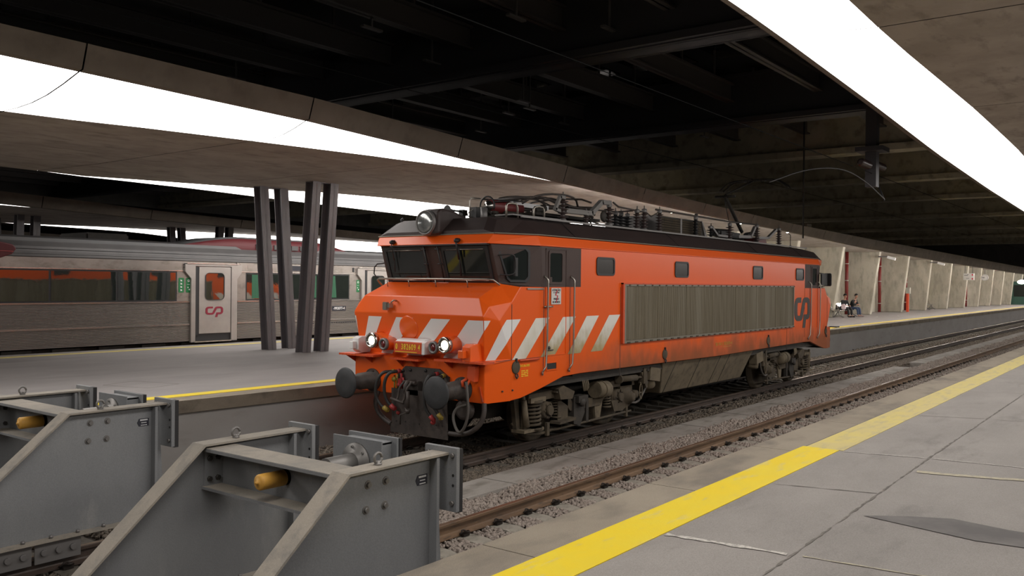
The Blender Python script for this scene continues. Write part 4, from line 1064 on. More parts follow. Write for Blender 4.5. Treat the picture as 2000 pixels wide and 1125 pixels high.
# round covers, step hole, rivets
for (x, z) in ((1.28, 1.375), (6.2, 1.29), (11.72, 1.31), (LX-1.3, 1.38)):
    q = B(); q.lathe((x, -HW, z), (0, -1, 0), [(0, .10), (.015, .10), (.02, .085), (.022, .001)], 24); do = q.done('round_cover', 'mud', loco)
    q = B(); q.tube([(x-.02, -HW-.02, z-.10), (x-.03, -HW-.03, z-.14), (x, -HW-.03, z-.17), (x+.03, -HW-.03, z-.14), (x+.02, -HW-.02, z-.10)], .012, 6); q.box(x-.015, x+.015, -HW-.03, -HW, z+.08, z+.14); q.done('cover_latch', 'black', do)
q = B(); q.tube([(1.34, -HW-.03, 1.475), (1.86, -HW-.03, 1.475)], .018, 8); q.done('side_rung', 'orange_dirt', loco)
q = B(); ring_plate(q, [(2.09, 1.26), (2.40, 1.26), (2.40, 1.40), (2.09, 1.40)], [(2.11, 1.28), (2.38, 1.28), (2.38, 1.38), (2.11, 1.38)], -HW-.012, -HW+.0); ho = q.done('step_recess', 'orange', loco)
q = B(); q.box(2.11, 2.38, -HW-.004, -HW+.0, 1.28, 1.38); q.done('step_opening', 'black', ho)
q = B()
for x in (.98, 1.2): q.lathe((x, -1.455 if x < 1 else -HW, 1.05-.02), (0, -1, 0), [(0, .014), (.02, .012)], 8)
q.lathe((2.17, -HW-.004, 1.63), (0, -1, 0), [(0, .03), (.02, .02), (.022, .002)], 12); q.box(2.13, 2.28, -HW-.02, -HW-.005, 1.585, 1.60)
q.done('body_fastener', 'wood', loco)
# ---- nose fittings
def light_pair(sg):
    # big lit lamp outside, red lamp inside
    h = B(); yb, yr = sg*.79, sg*.54
    for (y, z, r, x0) in ((yb, 1.725, .125, .42), (yr, 1.675, .098, .44)): h.lathe((.70, y, z), (-1, 0, 0), [(0, r*1.12), (.70-x0-.02, r), (.70-x0, r*.98)], 28)
    P = [(yb+sg*.03, 1.853), (yb-sg*.05, 1.848), (yr-sg*.02, 1.775), (yr-sg*.09, 1.70), (yr-sg*.02, 1.59), (yb+sg*.02, 1.60)]
    h.prism([(p[0], p[1]) for p in P], 'x', .455, .70)
    ho_ = h.done('headlight_housing', 'orange_f', loco)
    r = B(); r.lathe((.42, yb, 1.725), (-1, 0, 0), [(-.03, .128), (.02, .128), (.035, .115), (.035, .095), (.01, .088)], 32)
    for a in range(8): r.cyl((.385, yb+.11*math.cos(a*PI/4), 1.725+.11*math.sin(a*PI/4)), (.375, yb+.11*math.cos(a*PI/4), 1.725+.11*math.sin(a*PI/4)), .01, n=8)
    r.done('lamp_rim', 'chrome', ho_)
    r = B(); r.lathe((.42, yb, 1.725), (-1, 0, 0), [(0, .088), (.008, .08), (.018, .05), (.022, .001)], 28); r.done('lamp_lens', 'lamp_on', ho_)
    r = B(); r.lathe((.44, yr, 1.675), (-1, 0, 0), [(-.02, .10), (.02, .098), (.03, .085), (.03, .066), (.01, .062)], 28); r.done('lamp_rim', 'grey', ho_)
    r = B(); r.lathe((.44, yr, 1.675), (-1, 0, 0), [(0, .064), (.01, .06), (.025, .03), (.03, .001)], 24); r.done('red_lens', 'red_lens', ho_)
light_pair(1); light_pair(-1)
q = B(); q.prism([(.50, 1.56), (.42, 1.56), (.42, 1.725), (.50, 1.755), (.66, 1.77), (.70, 1.56)], 'y', -.30, .29); npo = q.done('number_plate', 'orange_dirt', loco)
q = B(); q.prism([(.425, 1.555), (.43, 1.73), (.50, 1.76), (.655, 1.772), (.70, 1.555)], 'y', -.36, -.30); q.prism([(.44, 1.73), (.50, 1.765), (.62, 1.782), (.62, 1.776), (.5, 1.755)], 'y', -.30, .29); q.done('plate_side', 'white_p', npo)
text_mesh('0  382609 4', .125, 'number_lettering', 'num_yellow', npo, (.418, -.01, 1.655), right=(0, -1, 0), sx=.68, bold=.0015, sp=1.28)
q = B(); q.box(.414, .419, -.21, .26, 1.574, 1.584); q.done('number_underline', 'num_yellow', npo)
# round cover in the middle of the nose
q = B(); c = Vector((.63, .17, 1.945)); q.lathe(c, nfront, [(-.02, .20), (.012, .198), (.018, .185), (.019, .001)], 36); q.done('nose_cover', 'orange_f', loco)
# small lamp bracket on the upper nose
q = B(); q.tube([(.64, .46, 2.37), (.55, .44, 2.38), (.55, .50, 2.34)], .014, 7); q.box(.50, .57, .55, .65, 2.22, 2.35, .01); q.box(.52, .6, .50, .55, 2.26, 2.33); q.done('tail_lamp_bracket', 'steel', loco)
# multiple-unit sockets at the corners
q = B(); q.prism([(.46, 1.55), (.46, 1.74), (.54, 1.77), (.72, 1.77), (.72, 1.50), (.54, 1.50)], 'y', 1.15, 1.30); q.box(.38, .46, 1.20, 1.29, 1.57, 1.69); q.done('jumper_socket', 'white_p', loco, bevel=.01)
q = B(); q.prism([(.42, 1.50), (.42, 1.72), (.50, 1.76), (.72, 1.76), (.72, 1.46), (.5, 1.46)], 'y', -1.29, -1.13); q.box(.33, .42, -1.22, -1.12, 1.55, 1.67); q.done('jumper_socket', 'orange_f', loco, bevel=.01)
# treads
def tread(y0, y1, z, x0, x1, name='step_tread'):
    t_ = B(); 
    pts = [(x1, y0), (x1, y1)]
    n = 22; edge = []
    for i in range(n+1):
        y = y1+(y0-y1)*i/n; edge.append((x0+(.012 if i % 2 else 0), y))
    t_.prism([(x1, y0), (x1, y1)]+edge, 'z', z, z+.03)
    t_.prism([(x0+.02, z), (x1, z), (x1, z-.14)], 'y', y0+(y1-y0)*.3, y0+(y1-y0)*.3+.012); t_.prism([(x0+.02, z), (x1, z), (x1, z-.14)], 'y', y0+(y1-y0)*.8, y0+(y1-y0)*.8+.012)
    return t_.done(name, 'orange_dirt', loco)
tread(.74, 1.56, 1.455, .40, .66); tread(-1.56, -.58, 1.475, .40, .66); tread(-.22, .40, 1.44, .44, .64)
q = B(); q.box(LX-.66, LX-.38, -1.6, -.6, 1.46, 1.49); q.done('step_tread', 'black', loco)
# buffers
def buffer(y, rear=False):
    sx = -1 if not rear else 1; X0 = .62 if not rear else LX-.62
    s_ = B(); s_.lathe((X0, y, 1.055), (sx, 0, 0), [(0, .19), (.02, .19), (.02, .145), (.30, .135), (.31, .12), (.5, .115)], 28); s_.lathe((X0+sx*.02, y+.0, 1.19), (0, 0, 1), [(0, .05), (.02, .05), (.03, .02)], 10)
    so = s_.done('buffer', 'grease', loco)
    h = B(); h.lathe((X0+sx*.44, y, 1.055), (sx, 0, 0), [(0, .10), (.10, .13), (.135, .24), (.150, .248), (.172, .225), (.180, .10), (.182, .001)], 40)
    # slightly squared head: the disc is a touch wider than high
    h.done('buffer_head', 'buffer', so)
for y in (.975, -.975): buffer(y); buffer(y, True)
# coupling plate and plough
q = B(); pl = [(.34, 1.19), (.20, 1.33), (-.55, 1.33), (-.72, 1.22), (-.72, .78), (-.62, .78), (-.62, .86), (.28, .86), (.34, .86)]
q.prism([(p[0], p[1]) for p in [(.36, .86), (.36, 1.20), (.20, 1.335), (-.52, 1.335), (-.72, 1.22), (-.72, .86)]], 'x', .585, .64)
q.prism([(.40, .30), (.42, .98), (-.76, .98), (-.78, .30)], 'x', .50, .52); q.prism([(.42, .28), (.42, .42), (-.80, .42), (-.80, .28)], 'x', .485, .50)
q.box(.5, .62, -.16, .14, .9, 1.12)
cp = q.done('coupler_plate', 'grease', loco)
q = B()
for (y, z) in ((.24, 1.26), (.08, 1.28), (-.25, 1.29), (-.42, 1.27), (.26, 1.1), (-.6, 1.2)): q.lathe((.585, y, z), (-1, 0, 0), [(0, .025), (.02, .022), (.022, .003)], 8)
for (y, z) in ((.3, .46), (.1, .47), (-.2, .46), (-.55, .48), (-.68, .48), (.3, .35), (-.7, .33)): q.lathe((.5, y, z), (-1, 0, 0), [(0, .012), (.008, .012)], 8)
q.done('rivet', 'black', cp)
q = B(); q.tube([(.60, -.02, 1.10), (.42, -.02, 1.12), (.36, -.02, 1.06), (.37, -.02, .98)], .034, 8, 1); q.cyl((.45, -.16, 1.10), (.45, .10, 1.10), .03, n=12); q.done('coupling_hook', 'grease', loco)
q = B(); q.tube([(.42, .06, 1.11), (.35, .10, 1.02), (.36, .12, .88), (.33, .15, .80)], .018, 8, 1); q.tube([(.42, -.10, 1.11), (.34, -.06, 1.0), (.36, -.02, .86), (.33, .02, .78)], .018, 8, 1); q.cyl((.33, -.02, .79), (.33, .26, .84), .022, n=10); q.cyl((.34, -.1, .72), (.34, -.1, .98), .028, n=10); q.lathe((.34, -.1, .70), (0, 0, -1), [(0, .04), (.04, .04), (.07, .02)], 12)
q.tube([(.36, -.02, .72), (.33, -.12, .66), (.33, .05, .6), (.33, .05, .45)], .014, 6); q.done('screw_coupling', 'grease', loco)
def hose(pts, r, m_='hose', name='air_hose', fit=None, p=loco):
    h = B(); h.tube(pts, r, 10, 2); o_ = h.done(name, m_, p)
    if fit:
        g = B(); g.cyl(pts[0], Vector(pts[0])+(Vector(pts[0])-Vector(pts[1])).normalized()*.06, r*1.35, n=10); g.done('hose_fitting', fit, o_)
        g = B(); e = Vector(pts[-1]); d = (e-Vector(pts[-2])).normalized(); g.cyl(e-d*.03, e+d*.07, r*1.5, n=10); g.obox(e+d*.05, .05, .05, .05); g.done('hose_coupling', fit, o_)
    return o_
hose([(.50, .42, 1.24), (.34, .47, 1.24), (.30, .56, 1.08), (.32, .60, .86), (.36, .54, .72), (.38, .44, .66)], .026, 'hose', 'air_hose', 'yelp')
hose([(.50, .30, 1.25), (.36, .34, 1.24), (.32, .40, 1.10), (.34, .42, .90), (.38, .38, .76), (.40, .30, .70)], .026, 'hose', 'air_hose', 'redp')
hose([(.5, -.52, 1.26), (.36, -.50, 1.25), (.30, -.46, 1.05), (.32, -.48, .75), (.36, -.58, .62)], .024, 'hose', 'air_hose', 'redp')
hose([(.5, -.66, 1.24), (.36, -.64, 1.22), (.30, -.58, 1.0), (.34, -.62, .8), (.38, -.72, .66)], .024, 'hose', 'air_hose', 'yelp')
q = B(); q.tube([(.55, .34, 1.20), (.55, .34, .9)], .016, 7); q.tube([(.55, .40, 1.18), (.55, .40, .9)], .014, 7); q.lathe((.52, .37, 1.12), (-1, 0, 0), [(0, .04), (.03, .04), (.04, .01)], 10); q.done('brake_pipe', 'yelp', loco)
q = B(); q.tube([(.54, .24, 1.22), (.54, .24, .80)], .02, 7); q.box(.50, .56, .20, .28, 1.02, 1.14); q.tube([(.52, .18, 1.16), (.52, .16, 1.0)], .014, 7); q.lathe((.5, .24, 1.04), (-1, 0, 0), [(0, .03), (.03, .03), (.04, .01)], 10); q.lathe((.5, .26, .62), (0, 0, -1), [(0, .03), (.03, .04), (.06, .01)], 10); q.lathe((.42, -.56, .56), (0, 0, -1), [(0, .03), (.03, .045), (.06, .02)], 10); q.done('brake_pipe', 'redp', loco)
# orange sockets by the right buffer, dusty jumper loop
q = B(); q.prism([(-1.32, 1.43), (-1.18, 1.43), (-1.16, 1.24), (-1.30, 1.20)], 'x', .50, .60); q.tube([(.5, -1.16, 1.24), (.44, -1.12, 1.2), (.44, -1.14, 1.12)], .024, 8); q.tube([(.5, -1.22, 1.22), (.45, -1.2, 1.15), (.46, -1.17, 1.1)], .02, 8); q.done('jumper_bracket', 'orange_dirt', loco)
q = B(); q.prism([(-1.33, 1.12), (-1.30, 1.12), (-1.36, .90), (-1.39, .90)], 'x', .60, .625); q.done('hand_step', 'orange_dirt', loco)
hose([(.42, -1.22, 1.20), (.40, -1.26, 1.0), (.40, -1.28, .72), (.40, -1.2, .50), (.42, -1.08, .42), (.44, -.98, .52), (.46, -.92, .68), (.5, -.98, .80), (.6, -1.1, .84)], .022, 'hose_g', 'jumper_cable')
hose([(.62, -1.40, .88), (.60, -1.42, .74), (.58, -1.38, .58), (.55, -1.22, .44), (.52, -1.02, .38), (.52, -.8, .38)], .038, 'grease', 'sand_pipe')
hose([(.62, .84, .88), (.55, .84, .74), (.52, .78, .60), (.50, .62, .48), (.50, .42, .40)], .038, 'grease', 'sand_pipe')
q = B(); q.lathe((.7, -1.0, .74), (-1, 0, 0), [(0, .15), (.1, .15), (.12, .1)], 20); q.done('horn_bell', 'grease', loco)
# underframe floor so that nothing shows light through
q = B(); q.box(.7, LX-.7, -1.36, 1.36, .98, 1.10); q.box(3.0, LX-3., -1.40, 1.40, 1.10, 1.14); q.done('underframe', 'mud_d', loco)
q = B(); q.box(1.6, LX-1.6, -.62, .62, .45, 1.0); q.done('underframe_gear', 'mud_d', loco)
# belly tank
q = B()
sec = [(-1.42, 1.13), (1.42, 1.13), (1.16, .44), (-1.16, .44)]
r0 = [(6.25+(.38 if z < 1 else 0), y, z) for y, z in sec]; r1 = [(10.95-(.18 if z < 1 else 0), y, z) for y, z in sec]
a = [q.v(p) for p in r0]; c = [q.v(p) for p in r1]; q.f(a); q.f(c[::-1])
for i in range(4): q.f([a[i], c[i], c[(i+1) % 4], a[(i+1) % 4]])
bmesh.ops.recalc_face_normals(q.bm, faces=q.bm.faces)
bo = q.done('transformer_tank', 'mud_l', loco, bevel=.02)
q = B()
for x in (6.75, 7.9, 8.95, 9.45):
    q.prism([(x-.004, 1.12), (x+.008, 1.12), (x+.008+.0, 1.12), (x-.004, 1.12)], 'y', 0, .001) if False else None
    A0 = Vector((x+.12, -1.423, 1.12)); C0 = Vector((x-.02, -1.163, .445)); q.tube([A0, C0], .006, 5)
q.done('tank_seam', 'mud_d', bo)

# ---- bogies
def bogie(xc, flip, tagn=0):
    """xc bogie centre; wheel base 2.35. flip mirrors fore/aft"""
    t = []
    S = -1 if flip else 1
    def X(x): return xc+S*x
    wb = 1.17
    for sx in (-1, 1):
        for sy in (-1, 1):
            w_ = B(); y = sy*.87
            w_.lathe((X(sx*wb), y-sy*.10, .55), (0, sy, 0), [(0, .575), (.03, .58), (.035, .555), (.135, .548), (.14, .48), (.11, .46), (.10, .22), (.16, .16), (.18, .14), (.20, .001)], 40)
            w_.done('wheel', 'mud', loco)
            ax = B(); ax.cyl((X(sx*wb), sy*.95, .55), (X(sx*wb), sy*1.22, .55), .16, .14, 20); ax.cyl((X(sx*wb), sy*1.22, .55), (X(sx*wb), sy*1.28, .55), .09, .08, 16)
            for k in range(6): a = k*PI/3; ax.cyl((X(sx*wb)+.115*math.cos(a), sy*1.2, .55+.115*math.sin(a)), (X(sx*wb)+.115*math.cos(a), sy*1.24, .55+.115*math.sin(a)), .018, n=6)
            ax.obox((X(sx*wb), sy*1.08, .55), .36, .16, .24); ax.done('axle_box', 'mud', loco)
            # primary springs either side of the axle box
            for dx in (-.34, .34):
                big = (sx == -1 and dx < 0)
                c_ = B(); R_ = .135 if big else .080; h0 = .31 if big else .42; hh = .38 if big else .24
                c_.coil((X(sx*wb+dx), sy*1.13, h0), R_, hh, 6 if big else 5, .022 if big else .016); c_.cyl((X(sx*wb+dx), sy*1.13, h0-.04), (X(sx*wb+dx), sy*1.13, h0-.01), R_*1.3, n=16); c_.cyl((X(sx*wb+dx), sy*1.13, h0+hh+.01), (X(sx*wb+dx), sy*1.13, h0+hh+.06), R_*1.3, n=16)
                c_.cyl((X(sx*wb+dx), sy*1.13, h0), (X(sx*wb+dx), sy*1.13, h0+hh), R_*.45, n=10)
                c_.done('coil_spring', 'mud', loco)
    for sy in (-1, 1):
        f = B(); y0, y1 = sorted((sy*1.02, sy*1.22))
        f.prism([(X(x), z) for x, z in [(-1.75, .72), (-1.72, .86), (-1.0, .88), (-.55, .80), (-.45, .62), (.45, .62), (.55, .80), (1.0, .88), (1.72, .86), (1.75, .72), (.95, .74), (.6, .56), (.5, .46), (-.5, .46), (-.6, .56), (-.95, .74)]], 'y', y0, y1)
        f.done('bogie_frame', 'mud', loco, bevel=.01)
        # damper strut, brake gear
        d = B(); d.cyl((X(-1.84), sy*1.2, .78), (X(-1.76), sy*1.2, .34), .045, .058, 14); d.cyl((X(-1.86), sy*1.2, .86), (X(-1.84), sy*1.2, .78), .03, n=10); d.box(*sorted((X(-1.9), X(-1.35))), *sorted((sy*1.0, sy*1.26)), .25, .30); d.box(*sorted((X(-1.72), X(-1.3))), *sorted((sy*1.0, sy*1.26)), .72, .80); d.done('damper', 'mud_l', loco)
        d = B(); d.cyl((X(.22), sy*1.26, .77), (X(.62), sy*1.26, .75), .15, n=24); d.cyl((X(.40), sy*1.26, .76), (X(.43), sy*1.26, .76), .165, n=24); d.lathe((X(.62), sy*1.26, .75), (S, 0, 0), [(0, .15), (.04, .13), (.05, .03)], 20); d.prism([(X(.30), .62), (X(.62), .62), (X(.50), .20), (X(.36), .22)], 'y', sy*1.16, sy*1.2); d.done('brake_cylinder', 'mud_l', loco)
        d = B(); d.cyl((X(1.00), sy*1.32, .90), (X(1.62), sy*1.32, .88), .06, n=16); d.cyl((X(.96), sy*1.32, .90), (X(1.0), sy*1.32, .90), .085, n=16); d.cyl((X(1.62), sy*1.32, .88), (X(1.85), sy*1.32, .875), .025, n=10); d.obox((X(1.88), sy*1.32, .90), .10, .12, .30); d.prism([(X(1.75), 1.0), (X(2.0), 1.02), (X(2.02), .66), (X(1.96), .66)], 'y', sy*1.28, sy*1.36); d.done('yaw_damper', 'mud', loco)
        d = B(); d.obox((X(-.85), sy*1.24, .81), .46, .16, .03, Matrix.Rotation(S*.2, 3, 'Y')); d.prism([(X(-1.05), .90), (X(-.9), .95), (X(-.55), .82), (X(-.62), .70), (X(-.98), .72)], 'y', sy*1.16, sy*1.34); d.prism([(X(-.88), .72), (X(-.58), .74), (X(-.58), .36), (X(-.88), .34)], 'y', sy*1.20, sy*1.22); d.prism([(X(-.98), .34), (X(-.5), .37), (X(-.5), .32), (X(-1.0), .30)], 'y', sy*1.12, sy*1.34); d.done('splash_shield', 'mud', loco)
        d = B(); d.prism([(X(-.45), .70), (X(-.12), .72), (X(-.10), .40), (X(-.25), .18), (X(-.45), .24)], 'y', sy*1.14, sy*1.26); d.obox((X(-.25), sy*1.28, .66), .30, .10, .12); d.lathe((X(-.28), sy*1.30, .60), (0, sy, 0), [(0, .08), (.05, .07), (.06, .02)], 14); d.obox((X(.02), sy*1.2, .42), .08, .08, .4); d.done('brake_rigging', 'mud_d', loco)
        d = B(); d.prism([(X(1.22), .92), (X(1.62), .90), (X(1.66), .60), (X(1.60), .36), (X(1.28), .30), (X(1.18), .55)], 'y', sy*1.16, sy*1.22); d.lathe((X(1.46), sy*1.2, .52), (0, sy, 0), [(0, .20), (.03, .19), (.04, .13), (.10, .12), (.11, .09), (.16, .085), (.17, .03)], 22); d.lathe((X(1.66), sy*1.2, .56), (0, sy, 0), [(0, .08), (.12, .075), (.13, .03)], 14); d.done('gear_casing', 'mud', loco)
        d = B()
        for k in range(4): d.tube([(X(-.32+k*.05), sy*1.34, 1.02), (X(-.34+k*.06), sy*1.38, .88), (X(-.26+k*.03), sy*1.34, .80)], .015, 6, 1)
        d.done('cable_bundle', 'mud_l', loco)
        d = B(); d.tube([(X(-1.5), sy*1.1, .20), (X(-.9), sy*1.22, .20), (X(.2), sy*1.22, .22), (X(1.6), sy*1.22, .24)], .022, 7); d.obox((X(-1.2), sy*1.22, .24), .07, .05, .22); d.obox((X(1.42), sy*1.22, .28), .06, .05, .26); d.prism([(X(.85), .50), (X(1.45), .50), (X(1.40), .34), (X(1.25), .28), (X(.95), .30)], 'y', sy*1.18, sy*1.24); d.tube([(X(-1.9), sy*1.0, .40), (X(-1.8), sy*1.15, .22), (X(-1.4), sy*1.18, .17), (X(-1.0), sy*1.18, .2)], .028, 7, 1); d.done('brake_rod', 'mud', loco)
        d = B(); d.tube([(X(1.45), sy*1.26, .42), (X(1.75), sy*1.28, .38), (X(1.95), sy*1.28, .52), (X(2.1), sy*1.3, .72), (X(2.15), sy*1.3, .95)], .024, 7, 1); d.done('hose_pipe', 'hose_g', loco)
        d = B(); d.tube([(X(1.78), sy*1.33, .78)]+[(X(1.80+.05*math.sin(a)), sy*1.33, .60+.15*math.cos(a)) for a in [i*2*PI/12 for i in range(13)]], .010, 6); d.done('cable_loop', 'mud_l', loco)
        d = B(); d.prism([(X(-1.98), .84), (X(-1.85), .84), (X(-1.80), .30), (X(-1.88), .22)], 'y', sy*1.02, sy*1.10); d.prism([(X(-1.8), .72), (X(-1.66), .72), (X(-1.72), .26), (X(-1.78), .26)], 'y', sy*1.10, sy*1.16); d.done('guard_bracket', 'mud', loco)
        d = B(); d.lathe((X(2.25), sy*1.2, .98), (S*.25, 0, -1), [(0, .16), (.34, .15), (.38, .10)], 8); d.obox((X(2.3), sy*1.28, .90), .42, .2, .26, Matrix.Rotation(S*.15, 3, 'Y')); d.done('air_intake', 'mud_l', loco)
    mt = B(); mt.cyl((X(-.6), 0, .6), (X(.6), 0, .6), .45, n=20); mt.obox((X(0), 0, .7), 2.6, 1.5, .3); mt.done('traction_motor', 'mud_d', loco)
bogie(3.72, False)
bogie(LX-3.72, True)

# ---- roof equipment
def insulator(c, h, n=5, r=.075, m_='insul', cap=True, base=True, parent=loco):
    i = B(); x, y, z = c; r *= 1.22; pr = [(0, .045)]
    hh = h/n
    for k in range(n): pr += [(k*hh+hh*.15, .038), (k*hh+hh*.45, r), (k*hh+hh*.58, r*.96), (k*hh+hh*.66, .040)]
    pr += [(h, .036)]
    i.lathe((x, y, z), (0, 0, 1), pr, 18); o_ = i.done('insulator', m_, parent)
    g = B()
    if base: g.lathe((x, y, z-.06), (0, 0, 1), [(0, .07), (.03, .07), (.06, .05)], 16); g.done('insulator_base', 'grey', o_); g = B()
    if cap: g.lathe((x, y, z+h), (0, 0, 1), [(0, .045), (.01, .052), (.07, .052), (.08, .03), (.085, .012), (.14, .010), (.145, .003)], 16)
    g.done('insulator_cap', 'grey', o_); return o_
YI = -.8
for (x, z, h, n, r, m_) in ((3.55, 3.84, .34, 5, .085, 'insul'), (4.33, 3.81, .13, 3, .06, 'insul'), (5.15, 3.86, .30, 4, .085, 'insul'), (6.25, 3.83, .30, 5, .07, 'insul'), (6.55, 3.84, .32, 5, .07, 'insul'), (7.22, 3.83, .36, 6, .07, 'insul'), (8.98, 3.83, .34, 5, .06, 'insul_k'), (10.89, 3.83, .30, 5, .085, 'insul'), (12.62, 3.83, .36, 6, .075, 'insul'), (14.21, 3.82, .38, 6, .07, 'insul')):
    insulator((x, YI, z), h, n, r, m_)
for (x, y) in ((6.2, -.45), (6.55, -.4), (4.4, .6), (10.9, -.3), (5.9, -.5)): insulator((x, y, 3.84), .24, 4, .12 if x == 6.2 else .09, 'insul_k')
# pantograph carrying arms (grey bent box section)
def bar(b, pts, y, wd, hh):
    for p, q2 in zip(pts, pts[1:]):
        A1, C1 = Vector((p[0], y, p[1])), Vector((q2[0], y, q2[1])); d = C1-A1; ang = math.atan2(d.z, d.x)
        b.obox((A1+C1)/2, d.length+.03, wd, hh, Matrix.Rotation(-ang, 3, 'Y'))
q = B(); bar(q, [(3.52, 4.22), (3.42, 4.22), (3.27, 3.99), (3.4, 3.97)], YI-.02, .06, .05); q.done('support_arm', 'grey_m', loco)
q = B(); bar(q, [(3.62, 3.99), (4.49, 4.00), (4.85, 4.24), (5.15, 4.25)], YI, .09, .085); q.done('support_arm', 'grey_m', loco)
q = B(); bar(q, [(9.72, 4.04), (9.84, 4.04), (10.16, 3.87), (10.7, 3.87)], YI, .06, .05); q.done('support_arm', 'grey', loco)
q = B(); bar(q, [(11.4, 3.90), (12.2, 3.93), (12.47, 4.19)], YI, .07, .07); bar(q, [(12.7, 3.93), (13.4, 3.96), (13.96, 4.2)], YI, .07, .06); q.done('support_arm', 'grey', loco)
# bus bars
q = B(); q.tube([(5.3, YI, 4.27), (5.5, YI, 4.20), (6.4, YI, 4.17), (6.6, YI, 4.17)], .018, 7); q.tube([(4.2, -.5, 4.12), (5.0, -.5, 4.12), (5.9, -.5, 4.14), (6.25, -.7, 4.18)], .016, 7); q.tube([(6.6, YI, 4.18), (6.85, YI, 4.10), (7.2, YI, 4.22)], .014, 7); q.done('bus_bar', 'grease', loco)
q = B(); q.tube([(7.05, YI, 4.26), (9.0, YI, 4.25), (10.9, YI, 4.24), (12.7, YI, 4.27)], .022, 8); q.lathe((9.0, YI, 4.21), (0, 0, 1), [(0, .03), (.08, .04), (.1, .02)], 10); q.done('bus_bar', 'grease', loco)
# resistor / louvre housing
lv = B(); lv.prism([(7.45, 3.76), (7.45, 4.17), (9.55, 4.17), (9.85, 3.76)], 'y', -.66, .5); lo = lv.done('louvre_housing', 'mud_d', loco, bevel=.01)
q = B(); 
for (xa, xb) in ((7.5, 8.42), (8.52, 9.5)):
    for k in range(7): q.obox(((xa+xb)/2, -.675, 3.80+k*.052), xb-xa, .03, .036, Matrix.Rotation(.5, 3, 'X'))
q.done('louvre', 'mud', lo)
q = B(); q.box(8.43, 8.51, -.69, -.66, 3.77, 4.16); q.done('housing_frame', 'grey', lo)
q = B(); q.prism([(9.53, 4.17), (9.58, 4.17), (9.88, 3.76), (9.75, 3.76)], 'y', -.69, -.64); q.done('housing_frame', 'grey', lo)
q = B(); q.box(7.42, 7.47, -.68, .4, 3.76, 4.18); q.done('housing_frame', 'grey', lo)
q = B(); q.prism([(6.8, 3.76), (6.85, 4.12), (7.2, 4.16), (7.35, 3.76)], 'y', -.3, .3); q.done('surge_arrester_box', 'grey', loco)
# red air cylinder of the front pantograph with black hood
q = B(); q.lathe((2.42, .0, 4.02), (1, 0, 0), [(0, .10), (.02, .115), (.88, .125), (.92, .08)], 28); rt = q.done('air_cylinder', 'redtank', loco)
q = B(); q.lathe((2.42, .0, 4.02), (-1, 0, 0), [(-.04, .10), (.02, .095), (.03, .06), (.05, .04), (.06, .001)], 24); q.done('cylinder_end', 'chrome', rt)
q = B(); q.tube([(2.38, .16*math.cos(a), 4.02+.16*math.sin(a)) for a in [i*PI/10-.5 for i in range(14)]], .016, 6); q.tube([(2.38, -.14, 4.08), (2.9, -.15, 4.14), (3.3, -.15, 4.16)], .012, 6); q.tube([(2.38, .1, 4.14), (3.3, .1, 4.17)], .016, 6); q.done('cylinder_hood', 'black', rt)
q = B(); q.tube([(2.30, 0, 4.0), (2.10, .1, 3.95), (2.0, .15, 3.84), (2.05, .1, 3.80), (2.4, .1, 3.8)], .010, 6, 1); q.done('air_line', 'steel', rt)
q = B(); q.box(2.3, 3.3, -.25, .25, 3.76, 3.84); q.cyl((2.4, .0, 3.84), (2.6, 0, 3.93), .08, n=12); q.cyl((2.7, -.15, 3.9), (3.3, -.15, 3.9), .05, n=12); q.lathe((2.32, -.2, 3.86), (0, 0, 1), [(0, .05), (.05, .06), (.06, .02)], 10); q.done('pantograph_base', 'mud_d', loco)
# front pantograph, folded down
pg = B()
for y in (-.42, .42): pg.tube([(3.05, y*.6, 4.10), (3.15, y, 4.22), (3.6, y, 4.31), (4.2, y, 4.34), (4.55, y, 4.30), (4.75, y*.8, 4.16)], .020, 7, 1)
for y in (-.2, 0, .2): pg.tube([(3.1, y, 4.17), (3.6, y, 4.26), (4.2, y, 4.28), (4.6, y, 4.2)], .014, 7, 1)
pg.tube([(3.1, -.42, 4.20), (3.1, .42, 4.20)], .018, 7); pg.tube([(3.35, -.8, 4.12), (3.32, -.5, 4.24), (3.32, .5, 4.24), (3.35, .8, 4.12)], .018, 7, 1); pg.tube([(4.5, -.8, 4.2), (4.52, -.5, 4.30), (4.52, .5, 4.30), (4.5, .8, 4.2)], .018, 7, 1)
pg.tube([(3.25, 0, 4.0), (4.0, 0, 4.12), (5.9, 0, 4.22)], .045, 9); pg.tube([(4.5, -.15, 4.22), (5.2, -.1, 4.16), (5.9, 0, 4.1)], .022, 7); pg.tube([(4.8, 0, 4.24), (5.9, .05, 4.05)], .03, 8)
pg.done('folded_pantograph', 'grease', loco)
q = B(); q.box(3.15, 5.3, -.5, .5, 3.90, 3.95); q.cyl((3.3, -.35, 3.97), (3.6, -.35, 4.05), .07, n=12); q.coil((3.2, .2, 3.92), .05, .22, 6, .012); q.tube([(4.9, -.5, 3.95), (5.0, -.5, 3.8)], .02, 6); q.lathe((5.0, -.75, 3.98), (0, -1, 0), [(0, .10), (.03, .12), (.05, .06)], 14); q.tube([(4.3, -.9, 3.84), (4.7, -.95, 3.78), (5.0, -.9, 3.86)], .014, 6, 1); q.done('pantograph_frame', 'mud_d', loco)
q = B(); q.box(3.0, 4.1, -.1, .1, 4.06, 4.14); q.done('pantograph_sleeve', 'white', loco)
